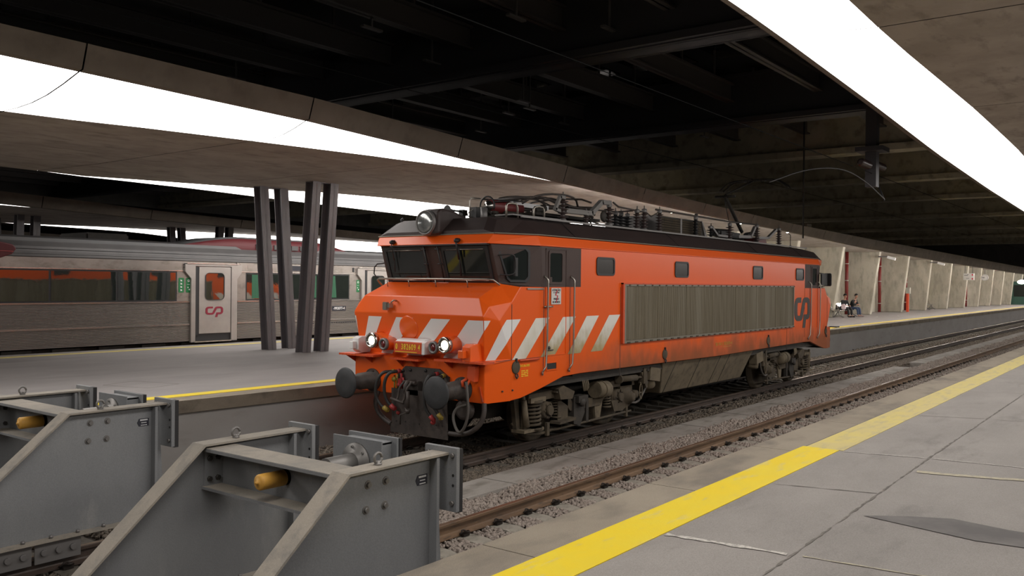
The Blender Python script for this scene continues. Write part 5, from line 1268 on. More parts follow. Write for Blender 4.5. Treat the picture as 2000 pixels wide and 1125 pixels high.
# raised rear pantograph
rp = B()
KN = Vector((12.39, 0, 5.05)); TP = Vector((14.3, 0, 5.62)); BS = Vector((13.55, 0, 4.15))
rp.tube([BS, KN], .05, 10); rp.tube([KN+Vector((.05, 0, .03)), TP], .028, 8); rp.tube([(12.69, .0, 4.37), (12.33, 0, 5.02)], .012, 6)
rp.tube([(12.42, -.28, 5.03), (12.42, .28, 5.03)], .035, 8); rp.tube([KN, (13.0, .1, 5.45), TP+Vector((-.3, .1, .02))], .010, 6)
lp_ = rp.done('raised_pantograph', 'mud_d', loco)
q = B(); q.tube([(14.3, 1.0, 5.40), (14.3, .75, 5.60), (14.3, .5, 5.66), (14.3, -.5, 5.66), (14.3, -.75, 5.60), (14.3, -1.0, 5.40)], .022, 7, 1); q.tube([(14.55, 1.0, 5.40), (14.55, .75, 5.60), (14.55, .5, 5.66), (14.55, -.5, 5.66), (14.55, -.75, 5.60), (14.55, -1.0, 5.40)], .022, 7, 1); q.box(14.28, 14.57, -.3, -.26, 5.62, 5.66); q.box(14.28, 14.57, .26, .3, 5.62, 5.66); q.done('contact_bow', 'mud_d', lp_)
q = B(); q.box(12.6, 14.0, -.45, .45, 3.92, 3.98); q.cyl((13.1, -.3, 4.03), (13.7, -.3, 4.1), .07, n=12); q.cyl((11.1, -.3, 4.0), (12.2, -.2, 4.08), .10, .06, 14); q.obox((11.9, -.3, 3.98), 1.2, .2, .14); q.done('pantograph_frame', 'black', loco)
q = B(); q.prism([(13.0, 3.77), (13.0, 3.94), (13.5, 3.96), (13.62, 3.77)], 'y', -.7, -.3); q.done('red_valve_box', 'redtank', loco)
q = B(); q.tube([(15.4, -.7, 3.76), (15.4, -.7, 4.14), (15.25, -.7, 4.17)], .010, 6); q.lathe((15.4, -.7, 3.76), (0, 0, 1), [(0, .04), (.08, .03), (.09, .01)], 10); q.done('whip_antenna', 'black', loco)
# hoop rails on front roof
for x0 in (1.76, 2.52):
    q = B(); q.tube([(x0, -.9, 3.72), (x0, -.9, 3.93), (x0+.03, -.9, 3.97), (x0+.14, -.9, 3.985), (x0+.26, -.9, 3.98), (x0+.30, -.9, 3.93), (x0+.31, -.9, 3.72)], .018, 8); q.done('roof_hoop', 'steel', loco)
q = B(); q.tube([(1.55, -.3, 3.70), (1.55, -.3, 4.03), (1.59, -.3, 4.075), (1.82, -.3, 4.08)], .012, 7); q.done('roof_stay', 'steel', loco)
q = B(); q.lathe((1.78, .4, 3.92), (1, 0, 0), [(0, .085), (.01, .08), (.07, .035), (.15, .018), (.42, .014)], 18); q.cyl((2.2, .4, 3.74), (2.2, .4, 3.92), .05, n=12); q.obox((2.2, .4, 3.9), .12, .1, .1); q.done('horn', 'black', loco)
q = B(); q.cyl((2.12, -.14, 3.7), (2.12, -.14, 3.96), .06, n=14); q.done('roof_valve', 'grey', loco)
q = B(); q.box(2.1, 2.3, .02, .16, 3.74, 3.98); q.done('roof_valve_box', 'black', loco)
q = B(); q.tube([(1.30, 1.0, 3.66), (1.28, 1.0, 3.74), (1.32, 1.0, 3.76)], .02, 7); q.done('roof_lifting_eye', 'black', loco)

# ================================================================== SILVER CARRIAGE
TY = 12.8; TW = 2.9
tr = thing('passenger_carriage', 'silver corrugated stainless steel passenger carriage behind the steel columns', 'train carriage', (0, 0, 0))
TX0, TX1 = -12.0, 16.2
def rib_profile(y, z0, z1, pitch=.036, d=.016):
    pts = []; n = int((z1-z0)/pitch)
    for k in range(n):
        z = z0+(z1-z0)*k/n; h = (z1-z0)/n; pts += [(y, z), (y-d, z+h*.25), (y-d, z+h*.6), (y, z+h*.85)]
    pts.append((y, z1)); return pts
def extr(b, prof, x0, x1):
    a = [b.v((x0, p[0], p[1])) for p in prof]; c = [b.v((x1, p[0], p[1])) for p in prof]
    for i in range(len(prof)-1): b.f([a[i], c[i], c[i+1], a[i+1]], True)
DOORS = [(5.02, 6.07), (11.55, 12.6)]
segs = []; x = TX0
for d0, d1 in DOORS: segs.append((x, d0-.26)); x = d1+.26
segs.append((x, TX1))
q = B()
q.box(TX0, TX1, TY+.02, TY+TW, .95, 3.22)
q.done('core_shell', 'stainless', tr)
q = B()
for (a, c) in segs: extr(q, rib_profile(TY, 1.43, 2.04), a, c)
q.done('corrugated_panel', 'stainless_r', tr)
q = B()
for (a, c) in segs: extr(q, rib_profile(TY+.0, .97, 1.40), a, c); q.box(a, c, TY-.012, TY+.02, .94, .97)
q.done('corrugated_skirt', 'stainless_r', tr)
q = B()
for (a, c) in segs:
    q.box(a, c, TY-.03, TY+.01, 1.395, 1.435); q.box(a, c, TY-.028, TY+.01, 2.04, 2.075); q.box(a, c, TY-.02, TY+.01, 2.925, 2.95)
q.done('bright_moulding', 'stainless_b', tr)
# smooth letterboard band
q = B()
for (a, c) in segs: q.box(a, c, TY-.006, TY+.01, 2.95, 3.21)
for (a, c) in ((4.35, 4.80), (6.31, 6.63), (10.78, 11.32), (12.86, 13.2)): q.box(a, c, TY-.008, TY+.01, 2.08, 2.925)
q.done('smooth_panel', 'stainless', tr)
# windows
for (a, c) in ((-11.0, -5.0), (-4.6, -.95), (-.86, 4.34), (6.64, 10.77), (13.3, 16)):
    q = B(); q.box(a, c, TY-.004, TY+.01, 2.08, 2.915); wo = q.done('window_band', 'seal', tr)
    n = max(1, round((c-a)/1.75))
    for k in range(n):
        g = B(); w_ = (c-a)/n; g.box(a+w_*k+.03, a+w_*(k+1)-.03, TY-.010, TY-.004, 2.12, 2.88); g.done('glass_pane', 'glass_g', wo)
# green curtains seen in second window band, just inside thin glass
for (a, c) in ((6.85, 7.25), (7.95, 8.15), (9.0, 9.35), (9.6, 10.15)):
    q = B(); pts = [(a+(c-a)*i/8, TY-.0105-.002*(i % 2)) for i in range(9)]
    lo_ = [(p[0]+(.06 if a > 9.5 else 0), p[1], 2.14) for p in pts]; hi_ = [(p[0], p[1], 2.86) for p in pts]; q.strip(lo_, hi_); q.done('curtain', 'curtain', tr)
# roof
q = B(); rp_ = [(TY, 3.21), (TY-.02, 3.23), (TY+.02, 3.36), (TY+.10, 3.48), (TY+.28, 3.60), (TY+.30, 3.62), (TY+.62, 3.72), (TY+1.45, 3.80), (TY+2.3, 3.72), (TY+2.8, 3.48), (TY+TW, 3.21)]
extr(q, rp_, TX0, TX1); bmesh.ops.recalc_face_normals(q.bm, faces=q.bm.faces)
q.done('roof', 'train_roof', tr)
q = B(); q.box(TX0, TX1, TY+.30, TY+1.1, 3.62, 3.70); 
for z, y in ((3.30, TY-.002), (3.42, TY+.045)): q.tube([(TX0, y, z), (TX1, y, z)], .008, 5)
q.done('roof_walkway', 'train_roof_l', tr)
# red-sided roof fairings
def fairing(x0, x1, y0, y1, z0, z1, name='roof_fairing'):
    q = B(); n = 14; rings = []
    for i in range(n+1):
        t = i/n; x = x0+(x1-x0)*t; k = math.sin(PI*min(1, max(0, .08+.84*t)))**.55; k = min(1, k*1.05); k = 1 if .25 < t < .75 else k
        e = min(t, 1-t); h = 1 if e > .3 else math.sin(e/.3*PI/2); hh = (z1-z0)*max(.02, h)
        zz0 = z0+(.10*(1-h)); ya = y0+.25*(1-h); yb = y1-.25*(1-h)
        rings.append([(x, ya, zz0), (x, ya-.02, zz0+hh*.35), (x, ya+.12, zz0+hh*.85), (x, ya+.4, zz0+hh), (x, yb-.4, zz0+hh), (x, yb, zz0)])
    vv = [[q.v(p) for p in r] for r in rings]
    for r0, r1 in zip(vv, vv[1:]):
        for j in range(5):
            q.mi = 0 if j < 2 else 1; f = q.f([r0[j], r1[j], r1[j+1], r0[j+1]])
            if f: f.smooth = True
    q.mi = 0; q.f(vv[0]); q.f(vv[-1]); bmesh.ops.recalc_face_normals(q.bm, faces=q.bm.faces)
    return q.done(name, ['dark_red', 'train_roof_l'], tr)
fairing(4.9, 11.3, TY+.30, TY+2.5, 3.60, 4.02)
q = B()
for k in range(6): q.box(7.2+k*.34, 7.45+k*.34, TY+.255, TY+.30, 3.66, 3.80)
q.done('fairing_vent', 'train_roof', tr)
q = B(); pts = [(-3.2, 3.20), (-.35, 3.14), (-.02, 3.26), (.08, 3.40), (.0, 3.50), (-.3, 3.56), (-3.2, 3.58)]
q.prism(pts, 'y', TY-.03, TY+.9); q.done('roof_fairing', 'dark_red', tr, bevel=.03)
q = B(); q.tube([(-3.2, TY-.035, 3.40), (-.0, TY-.035, 3.33)], .006, 5); q.done('fairing_seam', 'redp', tr)
# doors
for n_, (d0, d1) in enumerate(DOORS):
    q = B()
    q.prism([(d0-.26, .90), (d0-.26, 2.72), (d0-.45, 2.92), (d0-.45, 3.13), (d1+.38, 3.13), (d1+.38, 2.92), (d1+.22, 2.72), (d1+.22, .90), (d1+.02, .90), (d1+.02, 3.08), (d0-.12, 3.08), (d0-.12, .90)], 'y', TY-.075, TY+.01)
    po = q.done('door_portal', 'train_door', tr, bevel=.006)
    q = B(); q.box(d0-.4, d1+.3, TY-.09, TY, 3.145, 3.165); q.done('portal_trim', 'stainless_b', po)
    q = B(); q.box(d0-.16, d1+.02, TY-.09, TY, .895, .925); q.done('door_sill', 'stainless_b', po)
    q = B(); q.box(d0-.12, d0, TY-.055, TY, 1.1, 3.06); q.box(d0-.12, d1+.02, TY-.03, TY, .93, 1.13); q.done('door_gap', 'seal', po)
    q = B(); q.box(d0, d1, TY-.065, TY-.005, 1.14, 3.06); do = q.done('carriage_door', 'train_door', tr, bevel=.004)
    side_window(d0+.19, d1-.22, 2.10, 2.90, TY-.065, 'door_window', .14, do, .022, -1, 'glass_g')
    if True:
        q = B(); logo(q, d0+.20, 1.60 if n_ == 0 else 1.6, .60, .32, TY-.067); q.done('emblem', 'logo_red', do)
    q = B(); q.box(d0-.04, d1, TY-.02, TY+.0, .96, 1.12); q.done('entrance_step', 'train_door', po)
for (a, c) in ((4.40, 4.57), (4.63, 4.80), (11.10, 11.24)):
    q = B(); q.prism(rrect(a, c, 2.32, 2.74, .03), 'y', TY-.014, TY-.006); lo_ = q.done('green_label', 'green_l', tr)
    q = B(); mx = (a+c)/2
    if a == 4.40:
        for z in (2.39, 2.48, 2.57, 2.66): q.box(mx-.03, mx+.03, TY-.016, TY-.0135, z-.018, z-.008); q.box(mx-.012, mx+.02, TY-.016, TY-.0135, z-.008, z+.02); q.lathe((mx-.02, TY-.0135, z+.015), (0, -1, 0), [(0, .012), (.002, .012)], 10)
    else:
        ring_plate(q, [(mx+.035*math.cos(t*PI/8), 2.66+.035*math.sin(t*PI/8)) for t in range(16)], [(mx+.02*math.cos(t*PI/8), 2.66+.02*math.sin(t*PI/8)) for t in range(16)], TY-.016, TY-.0135)
        q.box(mx-.05, mx+.05, TY-.016, TY-.0135, 2.55, 2.558); q.lathe((mx-.02, TY-.0135, 2.47), (0, -1, 0), [(0, .018), (.002, .018)], 10); q.lathe((mx+.02, TY-.0135, 2.41), (0, -1, 0), [(0, .022), (.002, .022)], 10)
    q.done('label_symbol', 'white', lo_)
q = B(); q.box(10.02, 10.62, TY-.02, TY-.008, 1.70, 1.86); no = q.done('carriage_number_plate', 'ink', tr)
text_mesh('-992077-4', .12, 'number_lettering', 'white', no, (10.32, TY-.021, 1.78), bold=.002)
for x in (4.60, 10.95):
    q = B()
    for z in (3.04, 3.12): q.lathe((x, TY-.006, z), (0, -1, 0), [(0, .04), (.02, .04), (.022, .03)], 12); 
    q.done('side_lamp', 'seal', tr)
q = B(); q.lathe((6.52, TY-.008, 2.52), (0, -1, 0), [(0, .10), (.004, .10)], 20); q.done('round_panel_cover', 'stainless', tr)
q = B(); q.box(6.7, 6.88, TY-.009, TY, 3.0, 3.13); q.done('small_panel', 'stainless', tr)
q = B(); q.lathe((4.76, TY-.008, 2.22), (0, -1, 0), [(0, .03), (.01, .028)], 12); q.done('door_button', 'stainless', tr)
q = B(); q.box(8.28, 9.2, TY-.012, TY+.0, 3.0, 3.16); q.done('display_panel', 'ink', tr)
q = B()
for xc in (-9, 12):
    for k in range(4): q.lathe((xc-1.3+k*.87, TY+.3, .35), (0, 1, 0), [(0, .45), (.12, .45)], 24)
q.box(TX0, TX1, TY+.25, TY+TW-.25, .3, .94)
for k in range(22): q.box(-11+k*1.2, -10.3+k*1.2, TY+.12, TY+.5, .55, .9)
q.done('underframe', 'mud_d', tr)
q = B(); q.box(10.2, 11.2, TY-.005, TY+.01, 1.28, 1.345)
for k in range(24): q.box(8.9+k*.1, 8.96+k*.1, TY-.02, TY, 1.30, 1.32)
q.done('vent_strip', 'ink', tr)
# a second train further back, roof just visible at the left edge
tb = thing('parked_train', 'dark train roof just visible beyond the silver carriage, behind the left roof edge', 'train carriage')
q = B(); q.box(1.5, 11.8, 17.2, 19.9, .5, 3.6, .1); q.done('car_body', 'train_roof', tb)
for (xa, xb, zt_) in ((4.2, 5.6, 4.15), (6.6, 7.4, 3.95)): q = B(); q.box(xa, xb, 17.6, 19.4, 3.6, zt_, .05); q.done('roof_unit', 'mud_d', tb)

# ================================================================== STEEL COLUMNS
def ibeam(name, p0, p1, w_, d_, label, cat='column', group=None):
    """H section between two points, flanges facing +-x"""
    b = B(); p0, p1 = Vector(p0), Vector(p1)
    for (x0, x1, y0, y1) in ((-w_/2, w_/2, -d_/2, -d_/2+.022), (-w_/2, w_/2, d_/2-.022, d_/2), (-.012, .012, -d_/2, d_/2)):
        vs = []
        for p in (p0, p1):
            for (x, y) in ((x0, y0), (x1, y0), (x1, y1), (x0, y1)): vs.append(b.v((p.x+x, p.y+y, p.z)))
        for q_ in ((0, 1, 2, 3), (7, 6, 5, 4), (0, 4, 5, 1), (1, 5, 6, 2), (2, 6, 7, 3), (3, 7, 4, 0)): b.f([vs[i] for i in q_])
    bmesh.ops.recalc_face_normals(b.bm, faces=b.bm.faces)
    return tag(b.done(name, 'steelcol'), label, cat, group)
ZT = 5.26
ibeam('steel_column', (5.08, 9.60, .85), (5.08, 10.0, ZT), .26, .30, 'leftmost of the four slanted grey steel columns under the canopy')
ibeam('steel_column', (5.75, 9.62, .85), (5.75, 10.02, ZT), .26, .30, 'second from left of the four slanted grey steel columns')
ibeam('steel_column', (5.13, 8.27, .85), (5.13, 7.91, ZT), .26, .30, 'third from left of the four slanted grey steel columns, widest looking one')
ibeam('steel_column', (5.70, 8.25, .85), (5.70, 7.90, ZT), .26, .30, 'rightmost of the four slanted grey steel columns, nearest the locomotive')
b = B(); b.box(5.0, 5.85, 7.78, 8.02, 5.19, 5.23); b.box(5.0, 5.85, 9.88, 10.14, 5.19, 5.23); tag(b.done('column_head_plate', 'steelcol'), 'dark steel head plates bolted under the canopy on top of the slanted columns', 'plate')
for (x, y0, y1, lab) in ((12.98, 26.9, 27.3, 'left pair'), (13.5, 26.9, 27.3, 'second'), (13.95, 25.3, 24.9, 'third'), (14.45, 25.3, 24.9, 'right')):
    ibeam('steel_column', (x, y0, .85), (x, y1, 5.25), .26, .3, 'slanted grey steel column standing beyond the silver carriage roof', group='slanted columns beyond the silver carriage')
for (x, y0, y1) in ((5.3, 27.8, 28.2), (5.85, 27.8, 28.2), (5.6, 25.8, 25.5), (6.2, 25.8, 25.5)):
    ibeam('steel_column', (x, y0, .85), (x, y1, 5.25), .26, .3, 'slanted grey steel column beyond the silver train at the left edge', group='slanted columns at the left edge')

# ================================================================== CONCRETE FINS at the far part of the platform
FT = [(20, 5.15), (40, 4.98), (60, 4.92), (80, 4.66), (100, 4.42), (125, 4.3)]
FX = [(28.0, 6.9, 6.2), (35.6, 6.75, 6.08), (42.9, 6.6, 5.97), (50.34, 6.45, 5.87), (58.2, 6.4, 5.9), (65.4, 6.3, 5.88), (72.4, 6.1, 5.72), (78.8, 5.9, 5.55), (84.8, 5.75, 5.42), (90.5, 5.6, 5.25), (96.2, 5.45, 5.1), (102, 5.3, 4.95), (108, 5.2, 4.8)]
for i, (x, yb, yt) in enumerate(FX):
    zt = interp(FT, x)[0]+.12
    q = B(); th = .42
    # leaning blade: broad at the top, narrower at the base
    A1 = [(x, yb, .85), (x+th, yb, .85), (x+th, yt, zt), (x, yt, zt)]; C1 = [(x, yb+1.7, .85), (x+th, yb+1.7, .85), (x+th, yb+3.4, zt), (x, yb+3.4, zt)]
    a = [q.v(p) for p in A1]; c = [q.v(p) for p in C1]
    for fq in ((a[0], a[1], a[2], a[3]), (c[3], c[2], c[1], c[0]), (a[0], a[3], c[3], c[0]), (a[1], c[1], c[2], a[2]), (a[3], a[2], c[2], c[3]), (a[0], c[0], c[1], a[1])): q.f(list(fq))
    bmesh.ops.recalc_face_normals(q.bm, faces=q.bm.faces)
    labs = 'leaning concrete fin pillar supporting the far part of the canopy'
    tag(q.done('concrete_fin', 'conc_fin', bevel=.05), labs, 'pillar', 'concrete fins along the far platform')
    if i+1 < len(FX):
        x2 = FX[i+1][0]; gap = .9 if i < 5 else .1
        if i == 7: continue
        q = B(); yy = yb+1.5
        q.prism([(x+th+gap*1.6, .85), (x2+.02, .85), (x2+.02, zt), (x+th, zt), (x+th, 3.6)], 'y', yy, yy+.3)
        struct(q.done('wall_between_fins', 'conc_fin'))
b = B(); b.box(40, 124, 12.4, 12.6, .85, 4.4); struct(b.done('wall_back_hall', 'conc_fin'))
for i, (x, y) in enumerate(((49.6, 7.75), (57.4, 7.7), (64.7, 7.6), (84.3, 6.7), (95.8, 6.4))):
    q = B(); q.cyl((0, 0, 0), (0, 0, interp(FT, x)[0]-.8), .11, n=14); po = q.done('drain_pipe', 'pipe_red'); po.location = (x, y, .85)
    tag(po, 'dark red vertical pipe in the corner between two concrete fins', 'pipe', 'red pipes between the concrete fins')
    for z in (.6, 2.2, 3.3):
        q = B(); q.cyl((0, 0, z), (0, 0, z+.06), .13, n=14); q.done('pipe_clamp', 'box_white', po)
# added fill tubes hidden behind the edge beam's lower edge, brightening soffit and fins
x = 8.0
while x < 118:
    n = 4; pts = []
    for i in range(n+1):
        xa = max(x+.12, 9.3); xx = xa+(x+3.75-xa)*i/n; yb, zb, zt, yi = interp(NEAR, xx); pts.append((xx, yb+.21, zb+.085))
    q = B(); q.tube(pts, .03, 8); tag(q.done('tube_light', 'tube'), 'slim white tube light behind the lower rim of the far canopy edge beam', 'ceiling light', 'tube lights behind the far canopy edge beam'); x += 3.87
# recessed round downlights in the soffit of the far part
for i, x in enumerate(np.arange(18, 112, 5.6)):
    z = interp(SOFF, x)[0]; q = B(); q.lathe((0, 0, 0), (0, 0, -1), [(-.05, .17), (.01, .19), (.015, .15)], 20); o = q.done('downlight', 'grey_l'); y_ = 4.3 if x < 60 else 3.9; o.location = (x, y_, z-.02)
    tag(o, 'round recessed downlight in the soffit above the far part of the platform', 'ceiling light', 'downlights under the far canopy')
    q = B(); q.lathe((0, 0, -.006), (0, 0, -1), [(0, .15), (.012, .12), (.016, .001)], 20); q.done('lamp_lens', 'downl', o)
# glimpses of green doors through the gaps
for x in (44.6, 51.8):
    q = B(); q.box(x, x+1.4, 9.05, 9.18, .85, 3.4); tag(q.done('green_door', 'teal'), 'dark green door glimpsed behind the concrete fins', 'door', 'green doors behind the fins')

# ================================================================== PLATFORM FURNITURE
def bench(label, x, y, n=4, group=None):
    t = thing('bench', label, 'bench', (x, y, .85), 0, group)
    fr_ = B(); fr_.box(0, n*.62, -.03, .03, .36, .42)
    for xx in (.5, n*.62-.5): fr_.tube([(xx, 0, .38), (xx+.02, -.05, .15), (xx, -.28, .02), (xx, -.32, .02)], .03, 7, 1); fr_.tube([(xx, 0, .38), (xx, .15, .12), (xx, .28, .02)], .03, 7, 1)
    fr_.done('frame', 'grey', t)
    for k in range(n):
        s_ = B(); x0 = .04+k*.62; 
        prof = [(-.24, .44), (.16, .42), (.22, .46), (.34, .84), (.36, .84), (.25, .44), (.16, .39), (-.24, .41)]
        s_.prism(prof, 'x', x0, x0+.54); so = s_.done('seat', 'chrome' if k else 'chrome', t, bevel=.01)
    return t
bench('metal bench with shiny seats where two people sit, beside the locomotive rear', 42.6, 6.3, 6)
bench('empty metal bench between concrete fins, nearest beyond the seated people', 68.3, 7.0, 5)
bench('empty metal bench far along the platform, below the white hanging sign', 79.6, 6.6, 5)
bench('empty metal bench near the far end of the platform, behind the clock', 97, 6.2, 5)
po = thing('orange_post', 'bright orange post with an off-white box on top, beside a concrete fin', 'post', (59.9, 6.35, .85))
q = B(); q.box(-.08, .08, -.08, .08, 0, 1.36); q.done('post_shaft', 'post_o', po); q = B(); q.box(-.14, .14, -.17, .12, 1.36, 1.8); q.done('header_box', 'box_white', po)
sg = thing('hanging_sign', 'white rectangular departure sign with red marks hanging above the far platform', 'sign', (77, 5.22, 3.66))
q = B(); q.box(-.08, .08, -.43, .43, -.30, .30); so = q.done('sign_board', 'sign_w', sg)
for (y, z) in ((-.30, .17), (-.30, -.18)): q = B(); q.lathe((-.08, y, z), (-1, 0, 0), [(0, .07), (.01, .07)], 12); q.done('sign_mark', 'sign_red', so)
q = B(); q.box(-.09, -.08, .05, .35, .10, .14); q.box(-.09, -.08, .0, .12, .18, .21); q.box(-.09, -.08, -.05, .2, -.15, -.12); q.done('sign_lettering', 'ink', so)
q = B(); q.cyl((0, -.3, .3), (0, -.3, 1.1), .03, n=8); q.cyl((0, .3, .3), (0, .3, 1.1), .03, n=8); q.done('hanger_rod', 'grey', sg)
ck = thing('platform_clock', 'round white clock hanging above the far platform beyond the sign', 'clock', (83, 4.89, 3.66))
q = B(); q.lathe((0, 0, 0), (-1, 0, 0), [(-.12, .30), (.10, .31), (.12, .30)], 32); co = q.done('clock_case', 'grey_l', ck)
q = B(); q.lathe((-.12, 0, 0), (-1, 0, 0), [(0, .28), (.005, .279)], 32); q.done('clock_face', 'sign_w', co)
q = B(); q.box(-.14, -.13, 0, .22, -.01, .03); q.box(-.14, -.13, 0, .16, -.06, -.03)
for k in range(12): a = k*PI/6; q.obox((-.132, .24*math.cos(a), .24*math.sin(a)), .01, .03, .03)
q.done('clock_hand', 'ink', co)
q = B(); q.cyl((0, 0, .3), (0, 0, 1.05), .03, n=8); q.done('hanger_rod', 'grey', ck)
gl = thing('globe_lamp', 'glowing white oval lamp at the far right end of the platform', 'lamp', (97, 3.6, 3.35))
q = B(); q.lathe((0, 0, -.22), (0, 0, 1), [(0, .10), (.06, .3), (.22, .42), (.38, .3), (.44, .1)], 20); q.done('lamp_globe', 'globe', gl); q = B(); q.cyl((0, 0, .2), (0, 0, 1.0), .03, n=8); q.done('hanger_rod', 'grey', gl)
# security cameras
for (x, y, z, lab) in ((50.1, 5.55, 4.62, 'white security camera on the second visible concrete fin'), (65.2, 5.6, 4.62, 'white security camera on the fourth visible concrete fin')):
    cm = thing('security_camera', lab, 'camera', (x, y, z)); q = B(); q.obox((0, -.45, -.08), .2, .5, .16, Matrix.Rotation(.3, 3, 'X')); q.done('camera_housing', 'white', cm); q = B(); q.box(-.06, .06, -.25, .36, -.02, .06); q.done('bracket', 'grey', cm)

# kiosk at far end
ks = thing('platform_kiosk', 'dark green glazed kiosk at the far right end of the platform', 'kiosk', (103, 3.9, .85)); q = B(); q.box(0, 4, -.9, 1.6, 0, 2.6); q.done('kiosk_body', 'teal', ks); q = B(); q.box(-.03, 0, -.7, 1.2, .9, 2.2); q.done('kiosk_glass', 'glass', ks)
# litter on the platform
for k, (x, y) in enumerate(((48.6, 4.3), (46.0, 4.9), (33.8, 2.35))):
    q = B(); q.obox((0, 0, .012), .12, .08, .02); o = q.done('paper_scrap', 'white'); o.location = (x, y, .85); tag(o, 'tiny white scrap of litter on the platform beyond the locomotive', 'litter', 'litter on the far platform')

# overhead line
ow = B(); ow.tube([(-15, -4.03, 5.25), (124, -4.03, 5.25)], .006, 6); tag(ow.done('contact_wire', 'wire'), 'thin overhead wire above the empty track nearest the near platform', 'wire')
ow = B(); ow.tube([(-15, 0, 5.68), (124, 0, 5.68)], .006, 6); tag(ow.done('contact_wire', 'wire'), 'thin overhead wire above the orange locomotive', 'wire')
hs = thing('overhead_line_hanger', 'dark hanger with ribbed insulators and bent arm holding the overhead wire', 'overhead line equipment', (11.4, -4.0, 0))
q = B(); q.box(-.12, .12, -.12, .12, 4.95, 9.4); q.box(-.3, .3, -.3, .3, 5.75, 5.85); q.done('drop_post', 'beam', hs)
for (x0, x1, z) in ((-.9, -.25, 5.42), (.25, .95, 5.5)):
    q = B(); n = 8; q.lathe((x0, 0, z), (1, 0, 0), [(t/(n*2)*(x1-x0), .09 if t % 2 else .05) for t in range(n*2+1)], 14); q.done('insulator', 'insul', hs)
q = B(); q.tube([(-4.2, .8, 4.7), (-3.2, .4, 5.05), (-2.2, 0, 5.15), (-1.2, -.2, 4.95), (-.1, -.3, 4.65)], .013, 7, 2); q.tube([(-.1, -.3, 4.62), (1.2, .2, 5.2), (2.4, .5, 5.6)], .018, 7); q.done('registration_arm', 'black', hs)
hb = thing('overhead_drop_rod', 'thin dark drop rod with small lamp hanging beyond the rear pantograph', 'rod', (22.0, 1.2, 0))
q = B(); q.cyl((0, 0, 4.4), (0, 0, 10.6), .03, n=8); q.done('rod', 'black', hb); q = B(); q.obox((.5, 0, 4.9), .5, .1, .1); q.done('lamp_bracket', 'mud', hb)

# ================================================================== PEOPLE
def skin_mesh(name, nodes, edges, m_, parent, levels=1):
    me = bpy.data.meshes.new(name); me.from_pydata([n[:3] for n in nodes], edges, []); o = bpy.data.objects.new(name, me); COL.objects.link(o)
    sk = o.modifiers.new('skin', 'SKIN'); sk.use_smooth_shade = True
    for v_, n in zip(me.skin_vertices[0].data, nodes): r = n[3]; v_.radius = (r, n[4] if len(n) > 4 else r)
    me.skin_vertices[0].data[0].use_root = True
    ss = o.modifiers.new('sub', 'SUBSURF'); ss.levels = levels; ss.render_levels = levels
    bpy.context.view_layer.update()
    m2 = bpy.data.meshes.new_from_object(o.evaluated_get(bpy.context.evaluated_depsgraph_get())); m2.materials.clear(); m2.materials.append(M[m_]); m2.name = name
    bpy.data.objects.remove(o); o2 = bpy.data.objects.new(name, m2); COL.objects.link(o2); o2.parent = parent
    for p in m2.polygons: p.use_smooth = True
    return o2
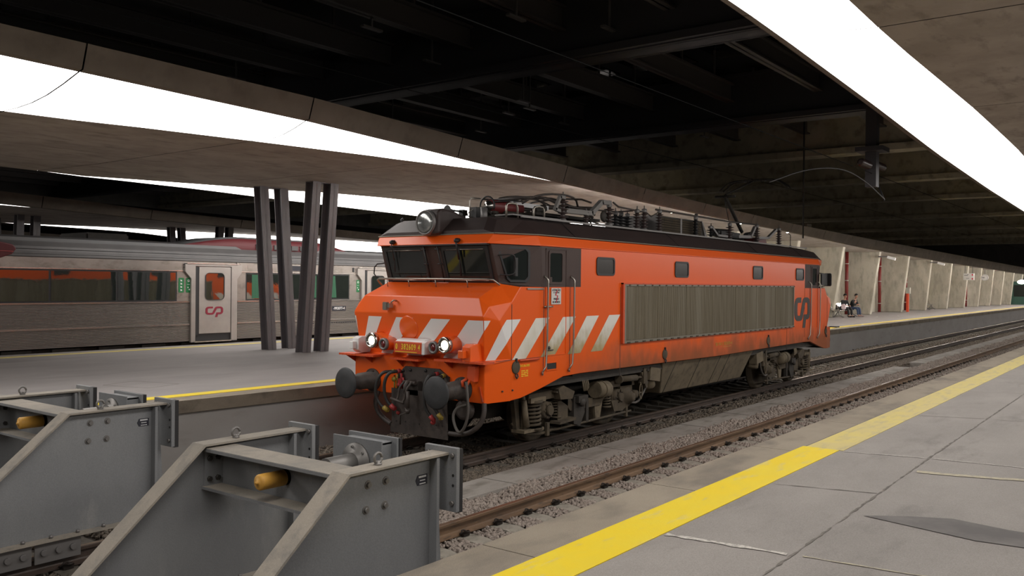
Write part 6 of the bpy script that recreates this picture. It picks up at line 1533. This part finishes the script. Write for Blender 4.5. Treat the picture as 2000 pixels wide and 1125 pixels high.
def person(label, loc, rz, lean=.12, armpose=0, jeans='denim', shoe='shoe'):
    """seated figure facing local -y; origin under the seat on the platform"""
    t = thing('person', label, 'person', loc, rz)
    hz = .53; L_ = lean
    N = [(0, .05, hz, .12), (0, .02-L_*.3, hz+.22, .115), (0, -.02-L_*.8, hz+.42, .13), (0, -.03-L_, hz+.52, .055), (0, -.05-L_*1.1, hz+.60, .05), (0, -.06-L_*1.2, hz+.69, .085), (0, -.06-L_*1.25, hz+.78, .088)]
    E_ = [(0, 1), (1, 2), (2, 3), (3, 4), (4, 5), (5, 6)]
    def add(p, par): N.append(p); E_.append((par, len(N)-1)); return len(N)-1
    J = [(0, .05, hz, .14), (0, .02-L_*.3, hz+.22, .145), (0, -.02-L_*.8, hz+.40, .155), (0, -.03-L_, hz+.49, .075)]; JE = [(0, 1), (1, 2), (2, 3)]
    def addj(p, par): J.append(p); JE.append((par, len(J)-1)); return len(J)-1
    T = [(0, .05, hz-.01, .13)]; TE = []
    def addt(p, par): T.append(p); TE.append((par, len(T)-1)); return len(T)-1
    for s_ in (-1, 1):
        sh = (s_*.19, -.02-L_*.8, hz+.43); el = (s_*.24, -.10-L_, hz+.18); wr = (s_*(.06 if armpose else .13), -.34-L_*.4, hz+(.16 if armpose == 0 else .22))
        a = add((*sh, .06), 2); c = add((*el, .045), a); d = add((*wr, .030), c)
        dr = Vector((-s_*.5, -.8, -.2)).normalized(); pm = add((*(Vector(wr)+dr*.06), .036, .02), d)
        for k in range(4):
            side = Vector((.8*s_, -.5, 0))*(.014*(k-1.5)); ln = (.07, .08, .075, .06)[k]; base = Vector(wr)+dr*.09+side
            f1 = add((*base, .010), pm); f2 = add((*(base+dr*ln*.5+Vector((0, 0, -.01))), .009), f1); add((*(base+dr*ln*.8+Vector((0, 0, -.035))), .008), f2)
        tb_ = Vector(wr)+dr*.03+Vector((-s_*.03, 0, .02)); f1 = add((*tb_, .011), d); add((*(tb_+dr*.04+Vector((-s_*.01, 0, .005))), .009), f1)
        a = addj((*sh, .08), 2); c = addj((*el, .06), a); addj((*(Vector(wr)-Vector((0, -.02, 0))), .043), c)
        hp = (s_*.09, 0, hz-.01); kn = (s_*.13, -.46, hz-.02); an = (s_*.12, -.52, .11); ft = (s_*.13, -.66, .05)
        a = add((*hp, .085), 0); c = add((*kn, .06), a); d = add((*an, .04), c); add((*ft, .04), d)
        a = addt((*hp, .095), 0); a2 = addt((s_*.12, -.3, hz+.0, .085), a); c = addt((*kn, .072), a2); c2 = addt((s_*.125, -.50, .32, .065), c); addt((*an, .060), c2)
    # face details grow from the head
    add((0, -.06-L_*1.2-.09, hz+.70, .02), 5)
    bo_ = skin_mesh('body', N, E_, 'skin', t, 2)
    skin_mesh('jacket', J, JE, 'jacket', t, 2); skin_mesh('trousers', T, TE, jeans, t, 2)
    hc = Vector((0, -.06-L_*1.22, hz+.755))
    q = B(); bmesh.ops.create_uvsphere(q.bm, u_segments=20, v_segments=12, radius=.108); 
    for v_ in q.bm.verts: v_.co = Vector((v_.co.x*.95, v_.co.y*1.05+.012, v_.co.z*1.05+.02)); 
    dele = [v_ for v_ in q.bm.verts if v_.co.y < -.02 and v_.co.z < .045]; bmesh.ops.delete(q.bm, geom=dele, context='VERTS')
    for v_ in q.bm.verts: v_.co += hc
    q.done('hair', 'hair', t, smooth=True)
    q = B()
    for s_ in (-1, 1): q.lathe(hc+Vector((s_*.036, -.088, -.03)), (0, -1, 0), [(0, .014), (.006, .008), (.007, .001)], 10)
    q.box(hc.x-.028, hc.x+.028, hc.y-.092, hc.y-.07, hc.z-.105, hc.z-.097); q.done('face_features', 'hair', t)
    q = B()
    for s_ in (-1, 1): q.lathe(hc+Vector((s_*.088, 0, -.04)), (s_, 0, 0), [(0, .024), (.012, .028), (.018, .01)], 10)
    q.done('ear', 'skin', t)
    for s_ in (-1, 1):
        q = B(); q.box(s_*.13-.05, s_*.13+.05, -.78, -.46, .0, .09, .035); q.done('shoe', shoe, t)
    return t
person('person in black jacket and blue jeans sitting on the metal bench, leaning forward', (45.5, 6.25, .85), -.25, .22, 1)
person('person in black jacket with dark hair sitting on the bench, nearer the locomotive', (44.3, 6.35, .85), -.5, .05, 0, 'jacket', 'jacket')
q = B(); q.box(-.16, .16, -.1, .1, 0, .34, .05); o = q.done('shopping_bag', 'bag'); o.location = (43.8, 6.2, 1.30); tag(o, 'white and pink bag resting on the bench beside the people', 'bag')
